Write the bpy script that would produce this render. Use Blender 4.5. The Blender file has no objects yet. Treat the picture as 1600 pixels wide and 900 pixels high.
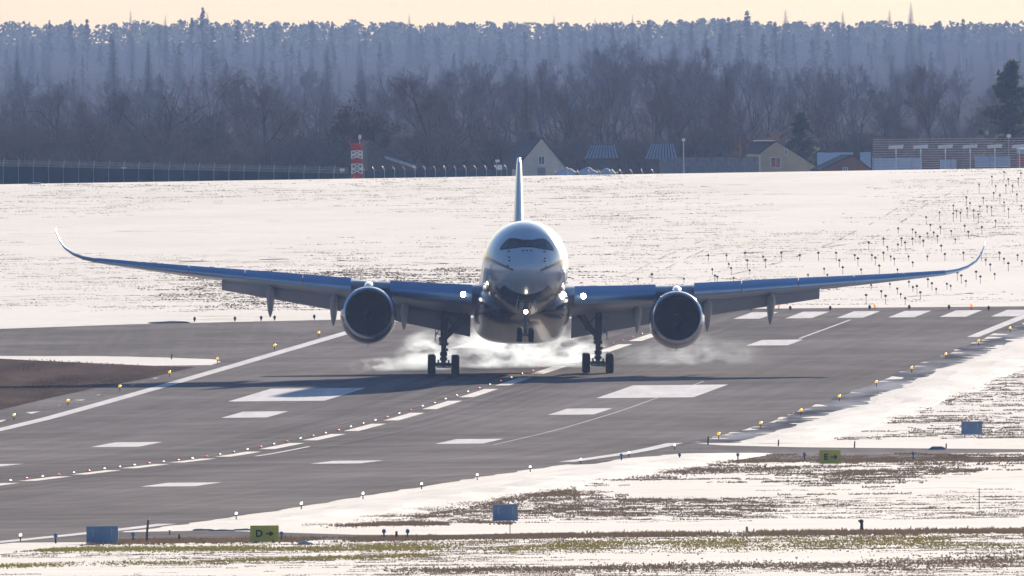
import bpy, bmesh, math, random
from mathutils import Vector, Matrix, noise
from mathutils.bvhtree import BVHTree

R = math.radians
scene = bpy.context.scene
C = scene.collection

# ------------------------------------------------------------------ camera, sky, sun, exposure
FPX = 68200.0            # focal length in pixels of the 1600 px wide photograph (a very long lens)
D0 = 3030.0              # metres from the camera to the aircraft; the world origin lies under it
HC = 26.0                # camera height
HORY = 40.0              # row of the true horizon in the photograph
ROLL = 0.0099
cam_d = bpy.data.cameras.new('camera')
cam = bpy.data.objects.new('camera', cam_d); C.objects.link(cam)
cam_d.sensor_width = 36.0
cam_d.lens = 36.0 * FPX / 1600.0
cam_d.clip_start = 1.0
cam_d.clip_end = 60000.0
cam.matrix_world = (Matrix.Translation((0, -D0, HC))
                    @ Matrix.Rotation(R(90) - math.atan((450 - HORY) / FPX), 4, 'X')
                    @ Matrix.Rotation(-ROLL, 4, 'Z'))
scene.camera = cam

SUN_EL, SUN_AZ = R(9.6), R(14.0)       # low winter sun beyond the aircraft, a little to the right
world = bpy.data.worlds.new('World'); scene.world = world
world.use_nodes = True
wn = world.node_tree.nodes; wl = world.node_tree.links
for n in list(wn): wn.remove(n)
sky = wn.new('ShaderNodeTexSky'); sky.sky_type = 'NISHITA'; sky.sun_disc = False
sky.sun_elevation = SUN_EL; sky.sun_rotation = SUN_AZ
sky.air_density = 1.0; sky.dust_density = 2.0; sky.ozone_density = 5.2
bg = wn.new('ShaderNodeBackground'); bg.inputs['Strength'].default_value = 0.068
wo = wn.new('ShaderNodeOutputWorld')
wl.new(sky.outputs[0], bg.inputs[0]); wl.new(bg.outputs[0], wo.inputs[0])

sun_d = bpy.data.lights.new('sun', 'SUN'); sun_d.energy = 5.0; sun_d.angle = R(0.53)
sun_d.color = (1.0, 0.86, 0.70)
sun = bpy.data.objects.new('sun', sun_d); C.objects.link(sun)
sdir = Vector((math.sin(SUN_AZ) * math.cos(SUN_EL), math.cos(SUN_AZ) * math.cos(SUN_EL), math.sin(SUN_EL)))
sun.rotation_euler = sdir.to_track_quat('Z', 'Y').to_euler()
sun.location = (300, 900, 400)

scene.view_settings.view_transform = 'Standard'
scene.view_settings.look = 'None'
scene.view_settings.gamma = 1.0
scene.view_settings.use_curve_mapping = False
scene.view_settings.exposure = 1.0
scene.cycles.use_denoising = True
scene.cycles.max_bounces = 6
scene.cycles.diffuse_bounces = 2
scene.cycles.glossy_bounces = 3
scene.cycles.transparent_max_bounces = 8
scene.cycles.volume_bounces = 0
scene.cycles.volume_max_steps = 128

# ------------------------------------------------------------------ ground height and pixel lookup
PROF = [(-400, 25.0), (1000, 22.4), (1700, 21.7), (1850, 22.6), (2010, 23.6), (2130, 24.3), (2190, 24.55), (2430, 25.2),
        (2550, 25.6), (2670, 25.95), (2760, 25.85), (2850, 25.5), (2910, 25.1), (3030, 24.2), (3210, 22.78),
        (3300, 22.05), (3610, 19.2), (3900, 15.7), (4050, 14.02), (4200, 14.75), (4450, 16.2), (5000, 20.0), (5500, 21.6),
        (6500, 22.2), (8500, 22.6), (10300, 22.4), (13500, 21.5), (17500, 17.0), (19500, 12.0), (21000, 7.0), (22000, 6.5)]
def _slopes():
    m = []
    n = len(PROF)
    d = [(PROF[i+1][1]-PROF[i][1])/(PROF[i+1][0]-PROF[i][0]) for i in range(n-1)]
    for i in range(n):
        if i == 0: m.append(d[0])
        elif i == n-1: m.append(d[-1])
        elif d[i-1]*d[i] <= 0: m.append(0.0)
        else: m.append(2*d[i-1]*d[i]/(d[i-1]+d[i]))
    return m
_M = _slopes()
def smooth(a, b, v):
    t = max(0.0, min(1.0, (v-a)/(b-a))); return t*t*(3-2*t)
def gz(X, Y):
    D = Y + D0
    if D <= PROF[0][0]: h = PROF[0][1]
    elif D >= PROF[-1][0]: h = PROF[-1][1]
    else:
        for i in range(len(PROF)-1):
            if D <= PROF[i+1][0]: break
        x0, y0 = PROF[i]; x1, y1 = PROF[i+1]; L = x1-x0; t = (D-x0)/L
        h = ((2*t**3-3*t*t+1)*y0 + (t**3-2*t*t+t)*L*_M[i] + (-2*t**3+3*t*t)*y1 + (t**3-t*t)*L*_M[i+1])
    tilt = 0.006*smooth(3380, 3950, D)*(1-smooth(4300, 5200, D))*max(-120, min(120, X))
    return HC - h + tilt
_c, _s = math.cos(ROLL), math.sin(ROLL)
def unroll(x, y):
    dx, dy = x-800, y-450
    return 800+dx*_c-dy*_s, 450+dx*_s+dy*_c
def at(x, y, D):                       # the point at distance D seen at a place of the photograph
    u, v = unroll(x, y)
    return Vector(((u-800)*D/FPX, D-D0, HC-(v-HORY)*D/FPX))
def gnd(x, y, lo=1640.0, hi=4050.0):    # where that line of sight meets the ground
    for _ in range(40):
        m = 0.5*(lo+hi); p = at(x, y, m)
        if p.z > gz(p.x, p.y): lo = m
        else: hi = m
    p = at(x, y, lo); p.z = gz(p.x, p.y)
    return p

# runway frame: s along the runway away from the camera, t across it to the right
TH = math.atan((4166-800)/FPX)
RX0 = 1.80
def rw(s, t, dz=0.0):
    X = RX0 + s*math.sin(TH) + t*math.cos(TH); Y = s*math.cos(TH) - t*math.sin(TH)
    return Vector((X, Y, gz(X, Y)+dz))

# ------------------------------------------------------------------ mesh helpers
class MB:
    def __init__(self): self.v = []; self.f = []; self.m = []
    def face(self, idx, mi=0): self.f.append(tuple(idx)); self.m.append(mi)
    def add(self, pts): 
        b = len(self.v); self.v.extend([tuple(p) for p in pts]); return b
    def box(self, cx, cy, cz, sx, sy, sz, mi=0, mat=None):
        pts = [Vector((cx+sx*i/2, cy+sy*j/2, cz+sz*k/2)) for k in (-1, 1) for j in (-1, 1) for i in (-1, 1)]
        if mat is not None: pts = [mat @ p for p in pts]
        b = self.add(pts)
        for q in ((0,2,3,1),(4,5,7,6),(0,1,5,4),(2,6,7,3),(0,4,6,2),(1,3,7,5)): self.face([b+i for i in q], mi)
    def tube(self, path, radii, n=8, mi=0, cap=True):
        path = [Vector(p) for p in path]; rings = []
        for i, p in enumerate(path):
            d = (path[min(i+1, len(path)-1)]-path[max(i-1, 0)]).normalized()
            a = Vector((0, 0, 1)) if abs(d.z) < 0.9 else Vector((1, 0, 0))
            u = d.cross(a).normalized(); w = d.cross(u)
            rings.append(self.add([p+(u*math.cos(2*math.pi*k/n)+w*math.sin(2*math.pi*k/n))*radii[i] for k in range(n)]))
        for a, b in zip(rings, rings[1:]):
            for k in range(n): self.face((a+k, a+(k+1) % n, b+(k+1) % n, b+k), mi)
        if cap:
            self.face([rings[0]+k for k in range(n)][::-1], mi); self.face([rings[-1]+k for k in range(n)], mi)
    def loft(self, rings, mi=0, cap0=True, cap1=True, closed=True):
        n = len(rings[0]); bs = [self.add(r) for r in rings]
        for a, b in zip(bs, bs[1:]):
            for k in range(n if closed else n-1): self.face((a+k, a+(k+1) % n, b+(k+1) % n, b+k), mi)
        if cap0: self.face([bs[0]+k for k in range(n)][::-1], mi)
        if cap1: self.face([bs[-1]+k for k in range(n)], mi)
    def lathe(self, prof, axis='y', n=32, mi=0, c=(0, 0, 0)):
        rings = []
        for (a, r) in prof:
            ring = []
            for k in range(n):
                w = 2*math.pi*k/n
                if axis == 'y': ring.append((c[0]+r*math.cos(w), c[1]+a, c[2]+r*math.sin(w)))
                elif axis == 'x': ring.append((c[0]+a, c[1]+r*math.cos(w), c[2]+r*math.sin(w)))
                else: ring.append((c[0]+r*math.cos(w), c[1]+r*math.sin(w), c[2]+a))
            rings.append(ring)
        self.loft(rings, mi, False, False)
    def mesh(self, name, mats, sharp=40):
        me = bpy.data.meshes.new(name)
        me.from_pydata(self.v, [], self.f)
        for m in (mats if isinstance(mats, (list, tuple)) else [mats]): me.materials.append(m)
        me.polygons.foreach_set('material_index', self.m)
        bm = bmesh.new(); bm.from_mesh(me); bmesh.ops.recalc_face_normals(bm, faces=bm.faces); bm.to_mesh(me); bm.free()
        if sharp:
            me.polygons.foreach_set('use_smooth', [True]*len(me.polygons))
            me.set_sharp_from_angle(angle=R(sharp))
        me.update(); return me
    def build(self, name, mats, parent=None, sharp=40, loc=None):
        return link(name, self.mesh(name, mats, sharp), parent, loc)
def link(name, me, parent=None, loc=None, rot=None):
    o = bpy.data.objects.new(name, me); C.objects.link(o)
    if parent is not None: o.parent = parent
    if loc is not None: o.location = loc
    if rot is not None: o.rotation_euler = rot
    return o
def tag(o, label=None, cat=None, group=None, kind=None):
    if label: o['label'] = label
    if cat: o['category'] = cat
    if group: o['group'] = group
    if kind: o['kind'] = kind
    return o
def empty(name, loc=(0, 0, 0), rz=0.0):
    o = bpy.data.objects.new(name, None); C.objects.link(o); o.location = loc; o.rotation_euler = (0, 0, rz)
    o.empty_display_size = 0.3
    return o
def copy_tree(o, parent=None):
    c = o.copy(); C.objects.link(c)
    if parent is not None: c.parent = parent
    for ch in list(o.children): copy_tree(ch, c)
    return c
_ONE = ['', 'first', 'second', 'third', 'fourth', 'fifth', 'sixth', 'seventh', 'eighth', 'ninth', 'tenth', 'eleventh', 'twelfth',
        'thirteenth', 'fourteenth', 'fifteenth', 'sixteenth', 'seventeenth', 'eighteenth', 'nineteenth']
_TEN = ['', '', 'twenty', 'thirty', 'forty', 'fifty', 'sixty', 'seventy', 'eighty', 'ninety']
def ordinal(n):
    if n < 20: return _ONE[n]
    t, u = divmod(n, 10)
    return (_TEN[t][:-1]+'ieth') if u == 0 else _TEN[t]+'-'+_ONE[u]

def interp(tab, x, j):
    if x <= tab[0][0]: return tab[0][j]
    for a, b in zip(tab, tab[1:]):
        if x <= b[0]:
            q = (x-a[0])/(b[0]-a[0]); return a[j]+(b[j]-a[j])*q
    return tab[-1][j]

# ------------------------------------------------------------------ materials
def mat(name, col, rough=0.6, metal=0.0, spec=0.5, var=0.15, scale=(3, 3, 3), coat=0.0, bump=0.0, emit=None, estr=0.0):
    m = bpy.data.materials.new(name); m.use_nodes = True
    nt = m.node_tree; b = nt.nodes['Principled BSDF']; L = nt.links
    b.inputs['Roughness'].default_value = rough; b.inputs['Metallic'].default_value = metal
    b.inputs['Specular IOR Level'].default_value = spec; b.inputs['Coat Weight'].default_value = coat
    b.inputs['Coat Roughness'].default_value = 0.06
    if emit:
        b.inputs['Emission Color'].default_value = (*emit, 1); b.inputs['Emission Strength'].default_value = estr
    tc = nt.nodes.new('ShaderNodeTexCoord'); mp = nt.nodes.new('ShaderNodeMapping'); mp.inputs['Scale'].default_value = scale
    nz = nt.nodes.new('ShaderNodeTexNoise'); nz.inputs['Detail'].default_value = 6; nz.inputs['Scale'].default_value = 1.0
    rp = nt.nodes.new('ShaderNodeValToRGB')
    rp.color_ramp.elements[0].position = 0.3; rp.color_ramp.elements[1].position = 0.7
    rp.color_ramp.elements[0].color = (*[max(0, c*(1-var)) for c in col], 1)
    rp.color_ramp.elements[1].color = (*[min(1, c*(1+var)) for c in col], 1)
    L.new(tc.outputs['Object'], mp.inputs[0]); L.new(mp.outputs[0], nz.inputs[0]); L.new(nz.outputs[0], rp.inputs[0])
    L.new(rp.outputs[0], b.inputs['Base Color'])
    if bump:
        bp = nt.nodes.new('ShaderNodeBump'); bp.inputs['Strength'].default_value = bump; bp.inputs['Distance'].default_value = 0.05
        L.new(nz.outputs[0], bp.inputs['Height']); L.new(bp.outputs[0], b.inputs['Normal'])
    return m

def translucent(m, col, f=0.5):
    nt = m.node_tree; tr = nt.nodes.new('ShaderNodeBsdfTranslucent'); tr.inputs[0].default_value = (*col, 1)
    ms = nt.nodes.new('ShaderNodeMixShader'); ms.inputs[0].default_value = f
    nt.links.new(nt.nodes['Principled BSDF'].outputs[0], ms.inputs[1]); nt.links.new(tr.outputs[0], ms.inputs[2]); nt.links.new(ms.outputs[0], nt.nodes['Material Output'].inputs[0])
def noise_node(nt, src, scale, detail=5, rough=0.55):
    mp = nt.nodes.new('ShaderNodeMapping'); mp.inputs['Scale'].default_value = scale
    nz = nt.nodes.new('ShaderNodeTexNoise'); nz.inputs['Scale'].default_value = 1.0
    nz.inputs['Detail'].default_value = detail; nz.inputs['Roughness'].default_value = rough
    nt.links.new(src, mp.inputs[0]); nt.links.new(mp.outputs[0], nz.inputs[0])
    return nz.outputs[0]
def ramp(nt, src, stops):
    rp = nt.nodes.new('ShaderNodeValToRGB'); els = rp.color_ramp.elements
    while len(els) < len(stops): els.new(0.5)
    for e, (p, c) in zip(els, stops):
        e.position = p; e.color = (c, c, c, 1) if not isinstance(c, tuple) else (*c, 1)
    nt.links.new(src, rp.inputs[0]); return rp.outputs[0]
def mixc(nt, fac, a, b, mode='MIX'):
    mx = nt.nodes.new('ShaderNodeMix'); mx.data_type = 'RGBA'; mx.blend_type = mode
    for sock, v in ((mx.inputs[0], fac), (mx.inputs[6], a), (mx.inputs[7], b)):
        if isinstance(v, (int, float)): sock.default_value = v
        elif isinstance(v, tuple): sock.default_value = (*v, 1)
        else: nt.links.new(v, sock)
    return mx.outputs[2]

def snow_material(name, amount=0.5, base=(0.80, 0.765, 0.72), dirt=(0.26, 0.21, 0.16)):
    m = bpy.data.materials.new(name); m.use_nodes = True
    nt = m.node_tree; b = nt.nodes['Principled BSDF']
    tc = nt.nodes.new('ShaderNodeTexCoord').outputs['Object']
    big = noise_node(nt, tc, (0.03, 0.004, 1), 4)
    fine = noise_node(nt, tc, (0.16, 0.075, 1), 8, 0.72)
    thin = noise_node(nt, tc, (0.16, 0.16, 1), 6, 0.7)
    add = nt.nodes.new('ShaderNodeMath'); add.operation = 'MULTIPLY_ADD'
    nt.links.new(big, add.inputs[0]); add.inputs[1].default_value = 0.45; nt.links.new(fine, add.inputs[2])
    add2 = nt.nodes.new('ShaderNodeMath'); add2.operation = 'MULTIPLY_ADD'
    nt.links.new(thin, add2.inputs[0]); add2.inputs[1].default_value = 0.35; nt.links.new(add.outputs[0], add2.inputs[2])
    c0 = 1.10 - 0.16*amount
    mask = ramp(nt, add2.outputs[0], [(0, 0.0), (1, 0.0)])
    mr = nt.nodes.new('ShaderNodeMapRange'); mr.inputs[1].default_value = c0; mr.inputs[2].default_value = c0+0.16
    nt.links.new(add2.outputs[0], mr.inputs[0])
    tone = ramp(nt, noise_node(nt, tc, (0.07, 0.02, 1), 7, 0.65), [(0.32, (base[0]*0.86, base[1]*0.85, base[2]*0.83)), (0.62, base)])
    col = mixc(nt, mr.outputs[0], tone, dirt)
    nt.links.new(col, b.inputs['Base Color'])
    b.inputs['Roughness'].default_value = 0.85; b.inputs['Specular IOR Level'].default_value = 0.15
    bp = nt.nodes.new('ShaderNodeBump'); bp.inputs['Strength'].default_value = 0.35; bp.inputs['Distance'].default_value = 0.08
    nt.links.new(fine, bp.inputs['Height']); nt.links.new(bp.outputs[0], b.inputs['Normal'])
    return m

def asphalt_material(name, base=(0.215, 0.19, 0.18), rot=0.0, rough=0.75, rubber=True):
    m = bpy.data.materials.new(name); m.use_nodes = True
    nt = m.node_tree; b = nt.nodes['Principled BSDF']
    tc = nt.nodes.new('ShaderNodeTexCoord'); mp0 = nt.nodes.new('ShaderNodeMapping'); mp0.inputs['Rotation'].default_value = (0, 0, rot)
    nt.links.new(tc.outputs['Object'], mp0.inputs[0]); src = mp0.outputs[0]
    blot = noise_node(nt, src, (0.05, 0.018, 1), 6, 0.6)
    streak = noise_node(nt, src, (0.9, 0.006, 1), 5, 0.6)
    fine = noise_node(nt, src, (0.22, 0.05, 1), 8, 0.7)
    c1 = ramp(nt, blot, [(0.32, tuple(c*0.72 for c in base)), (0.5, base), (0.70, tuple(c*1.38 for c in base))])
    c2 = mixc(nt, 0.5, c1, ramp(nt, streak, [(0.35, 0.42), (0.62, 0.62)]), 'OVERLAY')
    c3 = mixc(nt, 0.55, c2, ramp(nt, fine, [(0.34, 0.36), (0.64, 0.66)]), 'OVERLAY')
    if rubber:
        sp = nt.nodes.new('ShaderNodeSeparateXYZ'); nt.links.new(src, sp.inputs[0])
        sh = nt.nodes.new('ShaderNodeMath'); sh.operation = 'SUBTRACT'; nt.links.new(sp.outputs[0], sh.inputs[0]); sh.inputs[1].default_value = 0.8
        ab = nt.nodes.new('ShaderNodeMath'); ab.operation = 'ABSOLUTE'; nt.links.new(sh.outputs[0], ab.inputs[0])
        mr = nt.nodes.new('ShaderNodeMapRange'); mr.inputs[1].default_value = 9.5; mr.inputs[2].default_value = 3.0; nt.links.new(ab.outputs[0], mr.inputs[0])
        st = ramp(nt, noise_node(nt, src, (1.6, 0.004, 1), 6, 0.7), [(0.38, 0.0), (0.62, 1.0)])
        mm = nt.nodes.new('ShaderNodeMath'); mm.operation = 'MULTIPLY'; nt.links.new(mr.outputs[0], mm.inputs[0]); nt.links.new(st, mm.inputs[1])
        m3 = nt.nodes.new('ShaderNodeMath'); m3.operation = 'MULTIPLY'; nt.links.new(mm.outputs[0], m3.inputs[0]); m3.inputs[1].default_value = 0.55
        c3 = mixc(nt, m3.outputs[0], c3, (0.045, 0.043, 0.045))
        # pale salt and slush residue, swept across
        rs = ramp(nt, noise_node(nt, src, (0.045, 0.06, 1), 8, 0.72), [(0.52, 0.0), (0.72, 0.55)])
        c3 = mixc(nt, rs, c3, (0.36, 0.33, 0.31))
    nt.links.new(c3, b.inputs['Base Color'])
    nt.links.new(ramp(nt, blot, [(0.3, rough-0.08), (0.7, rough+0.12)]), b.inputs['Roughness'])
    b.inputs['Specular IOR Level'].default_value = 0.3
    df = nt.nodes.new('ShaderNodeBsdfDiffuse'); nt.links.new(c3, df.inputs[0])
    ms = nt.nodes.new('ShaderNodeMixShader'); ms.inputs[0].default_value = 0.16
    nt.links.new(df.outputs[0], ms.inputs[1]); nt.links.new(b.outputs[0], ms.inputs[2])
    nt.links.new(ms.outputs[0], nt.nodes['Material Output'].inputs[0])
    return m

M = {}
M['snow'] = snow_material('snow_ground', 0.5)
M['snow_bank'] = mat('snow_bank', (0.76, 0.73, 0.685), 0.8, var=0.10, scale=(0.3, 0.03, 1), bump=0.25, spec=0.2)
M['asphalt'] = asphalt_material('runway_asphalt', rot=TH)
M['asphalt2'] = asphalt_material('taxiway_asphalt', (0.215, 0.19, 0.18))
M['paint'] = mat('marking_paint', (0.66, 0.66, 0.69), 0.8, spec=0.06, var=0.16, scale=(0.9, 0.05, 1))
M['paint_cream'] = mat('centreline_paint', (0.80, 0.75, 0.69), 0.75, spec=0.15, var=0.12, scale=(0.9, 0.1, 1))
M['earth'] = mat('brown_turf', (0.17, 0.125, 0.098), 0.95, var=0.45, scale=(0.25, 0.02, 1), spec=0.0)
M['ice'] = mat('slush', (0.44, 0.43, 0.43), 0.8, spec=0.0, var=0.7, scale=(0.25, 0.03, 1))
M['rut'] = mat('rut_snow', (0.62, 0.59, 0.55), 0.9, var=0.25, scale=(1, 0.1, 1), spec=0.0)
M['litter'] = mat('leaf_litter', (0.085, 0.068, 0.06), 0.95, var=0.4, scale=(0.2, 0.05, 1), spec=0.0)
M['grass_dead'] = mat('dead_grass', (0.22, 0.165, 0.10), 0.95, var=0.35, scale=(0.4, 0.4, 1), spec=0.0)
M['grass_olive'] = mat('olive_grass', (0.22, 0.19, 0.06), 0.9, var=0.4, scale=(0.3, 0.3, 1), spec=0.0)
M['silver'] = mat('silver_paint', (0.80, 0.86, 0.93), 0.27, metal=0.05, var=0.03, scale=(0.4, 0.4, 0.4), coat=0.7)
M['navy'] = mat('navy_paint', (0.010, 0.022, 0.07), 0.25, var=0.1, coat=0.4)
M['wing'] = mat('wing_grey_sky_tint', (0.28, 0.35, 0.46), 0.34, metal=0.15, var=0.06, scale=(0.5, 0.5, 0.5), coat=0.2)  # grey paint with some blue of the sky put into its colour
M['slat'] = mat('slat_metal_sky_tint', (0.34, 0.55, 0.80), 0.36, metal=0.7, var=0.06, scale=(0.6, 0.6, 0.6))  # metal whose base colour carries the blue sky reflection of the leading edges
M['lip'] = mat('intake_lip_metal', (0.70, 0.78, 0.88), 0.28, metal=0.9, var=0.04)
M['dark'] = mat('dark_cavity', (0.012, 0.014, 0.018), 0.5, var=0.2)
M['fan'] = mat('fan_titanium', (0.10, 0.11, 0.125), 0.4, metal=0.7, var=0.1)
M['glassdark'] = mat('cockpit_glass', (0.010, 0.014, 0.02), 0.07, var=0.1, spec=0.8, coat=0.5)
M['mask'] = mat('cockpit_mask', (0.012, 0.014, 0.018), 0.3, var=0.1)
M['gear'] = mat('gear_steel', (0.16, 0.17, 0.18), 0.45, metal=0.4, var=0.2)
M['tyre'] = mat('tyre_rubber', (0.022, 0.022, 0.023), 0.85, var=0.2)
M['rim'] = mat('wheel_rim', (0.30, 0.31, 0.32), 0.4, metal=0.6)
M['lamp'] = mat('lamp_lit', (1, 0.95, 0.85), 0.3, emit=(1.0, 0.84, 0.60), estr=22.0)
M['l_yellow'] = mat('yellow_lamp', (0.9, 0.6, 0.05), 0.3, emit=(1.0, 0.55, 0.02), estr=0.55)
M['l_white'] = mat('white_lamp', (0.9, 0.88, 0.8), 0.3, emit=(1.0, 0.88, 0.68), estr=0.9)
M['l_red'] = mat('red_lamp', (0.8, 0.1, 0.06), 0.3, emit=(1.0, 0.12, 0.08), estr=0.6)
M['l_orange'] = mat('orange_lamp', (0.9, 0.3, 0.05), 0.3, emit=(1.0, 0.22, 0.03), estr=1.0)
M['post'] = mat('post_metal', (0.07, 0.065, 0.06), 0.7, var=0.3)
M['bluelamp'] = mat('blue_glass', (0.08, 0.22, 0.45), 0.3, var=0.1)
M['sign_back'] = mat('sign_back_sheet', (0.27, 0.37, 0.49), 0.5, var=0.12, scale=(2, 2, 2))
M['sign_yellow'] = mat('sign_yellow', (0.66, 0.55, 0.07), 0.6, var=0.06)
M['black'] = mat('sign_black', (0.012, 0.012, 0.012), 0.7, var=0.1)
M['cream'] = mat('cream_plaster', (0.62, 0.58, 0.48), 0.9, var=0.10, scale=(0.8, 0.8, 0.8))
M['yellow_wall'] = mat('ochre_plaster', (0.55, 0.46, 0.27), 0.9, var=0.10, scale=(0.8, 0.8, 0.8))
M['brick'] = mat('red_brick_wall', (0.26, 0.12, 0.075), 0.9, var=0.25, scale=(2, 2, 6))
M['grey_wall'] = mat('grey_block_wall', (0.20, 0.21, 0.22), 0.9, var=0.3, scale=(2, 2, 3))
M['roof_dark'] = mat('dark_roof', (0.035, 0.035, 0.04), 0.75, var=0.3)
M['roof_sheet'] = mat('corrugated_sheet', (0.55, 0.51, 0.53), 0.5, var=0.2)
M['wood'] = mat('weathered_wood', (0.09, 0.075, 0.06), 0.9, var=0.3)
M['snow_roof'] = mat('roof_snow', (0.80, 0.80, 0.80), 0.85, var=0.06, bump=0.2)
M['white'] = mat('white_paint', (0.78, 0.78, 0.77), 0.5, var=0.05)
M['red'] = mat('red_paint', (0.55, 0.05, 0.05), 0.5, var=0.1)
M['red_post'] = mat('faded_red_post', (0.26, 0.09, 0.09), 0.7, var=0.2)
M['stripe'] = mat('livery_stripe', (0.05, 0.085, 0.16), 0.3, var=0.05, coat=0.4)
M['fence'] = mat('green_fence_panel', (0.05, 0.10, 0.10), 0.7, var=0.3, scale=(0.6, 0.6, 0.2))
M['wire'] = mat('galvanised_wire', (0.55, 0.55, 0.56), 0.4, metal=0.6, var=0.2)
M['bark'] = mat('bark', (0.075, 0.062, 0.055), 0.95, var=0.4, scale=(2, 2, 0.6), spec=0.0)
M['bark_pale'] = mat('birch_bark', (0.30, 0.28, 0.26), 0.9, var=0.5, scale=(3, 3, 1.5), spec=0.0)
M['twig'] = mat('bare_twigs', (0.19, 0.15, 0.145), 0.95, var=0.35, scale=(0.5, 0.5, 0.5), spec=0.0)
M['twig_brown'] = mat('brown_leaves', (0.12, 0.06, 0.04), 0.95, var=0.4, scale=(0.5, 0.5, 0.5), spec=0.0)
M['twig_gold'] = mat('straw_twigs', (0.26, 0.18, 0.10), 0.95, var=0.4, scale=(0.5, 0.5, 0.5), spec=0.0)
M['needle'] = mat('conifer_needles', (0.05, 0.075, 0.055), 0.9, var=0.45, scale=(0.5, 0.5, 0.5), spec=0.15)
translucent(M['grass_dead'], (0.20, 0.14, 0.09), 0.22); translucent(M['grass_olive'], (0.20, 0.175, 0.04), 0.35)
translucent(M['needle'], (0.10, 0.12, 0.09), 0.4); translucent(M['twig_gold'], (0.16, 0.10, 0.05), 0.3)

# ------------------------------------------------------------------ the ground
def ground():
    ys = []
    D = -300.0
    while D < 21600:
        ys.append(D-D0)
        D += 8.0 if 1600 <= D < 4700 else (60.0 if D < 7000 else 250.0)
    xs = [-1800, -900, -400, -200, -120, -60, 0, 60, 120, 200, 400, 900, 1800]
    mb = MB()
    for y in ys: mb.add([(x, y, gz(x, y)) for x in xs])
    n = len(xs)
    for i in range(len(ys)-1):
        for k in range(n-1): mb.face((i*n+k, i*n+k+1, (i+1)*n+k+1, (i+1)*n+k))
    tag(mb.build('snow_field', M['snow']), 'snow covered airfield ground with brown grass showing through', kind='structure')
ground()

def sheet(name, poly, dz, material, label=None, kind='structure', parent=None):
    bm = bmesh.new()
    f = bm.faces.new([bm.verts.new((p[0], p[1], 0)) for p in poly])
    bmesh.ops.triangulate(bm, faces=bm.faces[:])
    y0 = min(p[1] for p in poly); y1 = max(p[1] for p in poly)
    k = math.ceil((y0+D0)/8.0)
    while k*8.0-D0 < y1:
        bmesh.ops.bisect_plane(bm, geom=bm.verts[:]+bm.edges[:]+bm.faces[:], plane_co=(0, k*8.0-D0, 0), plane_no=(0, 1, 0)); k += 1
    for v in bm.verts: v.co.z = gz(v.co.x, v.co.y)+dz
    bmesh.ops.recalc_face_normals(bm, faces=bm.faces)
    if sum(fc.normal.z for fc in bm.faces) < 0: bmesh.ops.reverse_faces(bm, faces=bm.faces)
    me = bpy.data.meshes.new(name); bm.to_mesh(me); bm.free(); me.materials.append(material)
    o = link(name, me, parent)
    if parent is None: tag(o, label, kind=kind)
    return o
def strip(s0, s1, t0, t1, jit=0.0, rnd=None, step=8.0):
    n = max(1, int(abs(s1-s0)/step)); a, b = [], []
    for i in range(n+1):
        s = s0+(s1-s0)*i/n
        ja = rnd.uniform(-jit, jit) if jit else 0; jb = rnd.uniform(-jit, jit) if jit else 0
        a.append(rw(s, t0+ja)); b.append(rw(s, t1+jb))
    return a+b[::-1]
def pxpoly(pts): return [gnd(*p) for p in pts]

rnd = random.Random(4)
# pavements
sheet('taxiway', pxpoly([(-260, 516), (0, 514), (200, 507), (420, 502), (560, 499), (600, 545), (470, 552), (348, 568), (330, 561), (200, 557), (0, 556), (-260, 559)]),
      0.012, M['asphalt2'], 'broad grey pavement joining the runway on the left before its far end')
sheet('taxiway', pxpoly([(1050, 690), (1130, 696), (1250, 699), (1600, 702), (1800, 702), (1800, 717), (1600, 718), (1300, 719), (1000, 722), (900, 726), (850, 724)]),
      0.012, M['asphalt2'], 'narrow grey taxiway leading right behind the yellow E sign')
sheet('taxiway', pxpoly([(-200, 842), (180, 832), (330, 829), (430, 832), (560, 836), (700, 836), (900, 832), (900, 838), (600, 843), (300, 846), (0, 848), (-200, 852)]),
      0.012, M['asphalt2'], 'grey taxiway strip running right behind the yellow D sign')
runway = sheet('runway', strip(-1250, 300, -26.2, 25.4, 0.25, rnd), 0.020, M['asphalt'], 'grey asphalt runway running away to the upper right')
# shoulder slush, edges
sheet('slush', strip(-330, 292, 25.2, 28.3, 1.6, rnd, 4.0), 0.016, M['ice'], 'grey blue slush along the right runway edge')
sheet('slush', strip(-1000, 60, -37.0, -25.6, 1.5, rnd, 7.0), 0.024, M['asphalt2'], 'dark wet shoulder along the left runway edge')
sheet('snow_bank', pxpoly([(-200, 556), (0, 557), (150, 557), (250, 559), (335, 562), (345, 566), (330, 571), (240, 572), (150, 568), (60, 564), (0, 562), (-200, 560)]),
      0.028, M['snow_bank'], 'strip of bright snow edging the brown turf island')
sheet('turf', pxpoly([(-200, 559), (0, 561), (60, 564), (150, 569), (240, 573), (305, 574), (230, 592), (150, 607), (80, 622), (0, 641), (-200, 690)]),
      0.032, M['earth'], 'dark brown bare turf island left of the runway')

def wood_floor():
    mb = MB(); rows_ = []; D = 5580.0
    while D < 21400:
        rows_.append(mb.add([(x, D-D0, gz(x, D-D0)+0.15) for x in (-1790, -900, -400, -200, -120, -60, 0, 60, 120, 200, 400, 900, 1790)])); D += 60.0
    for p_, q_ in zip(rows_, rows_[1:]):
        for k in range(12): mb.face((p_+k, p_+k+1, q_+k+1, q_+k))
    tag(mb.build('wood_floor', M['litter']), 'brown leaf litter ground under the wood', kind='structure')
wood_floor()
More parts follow.
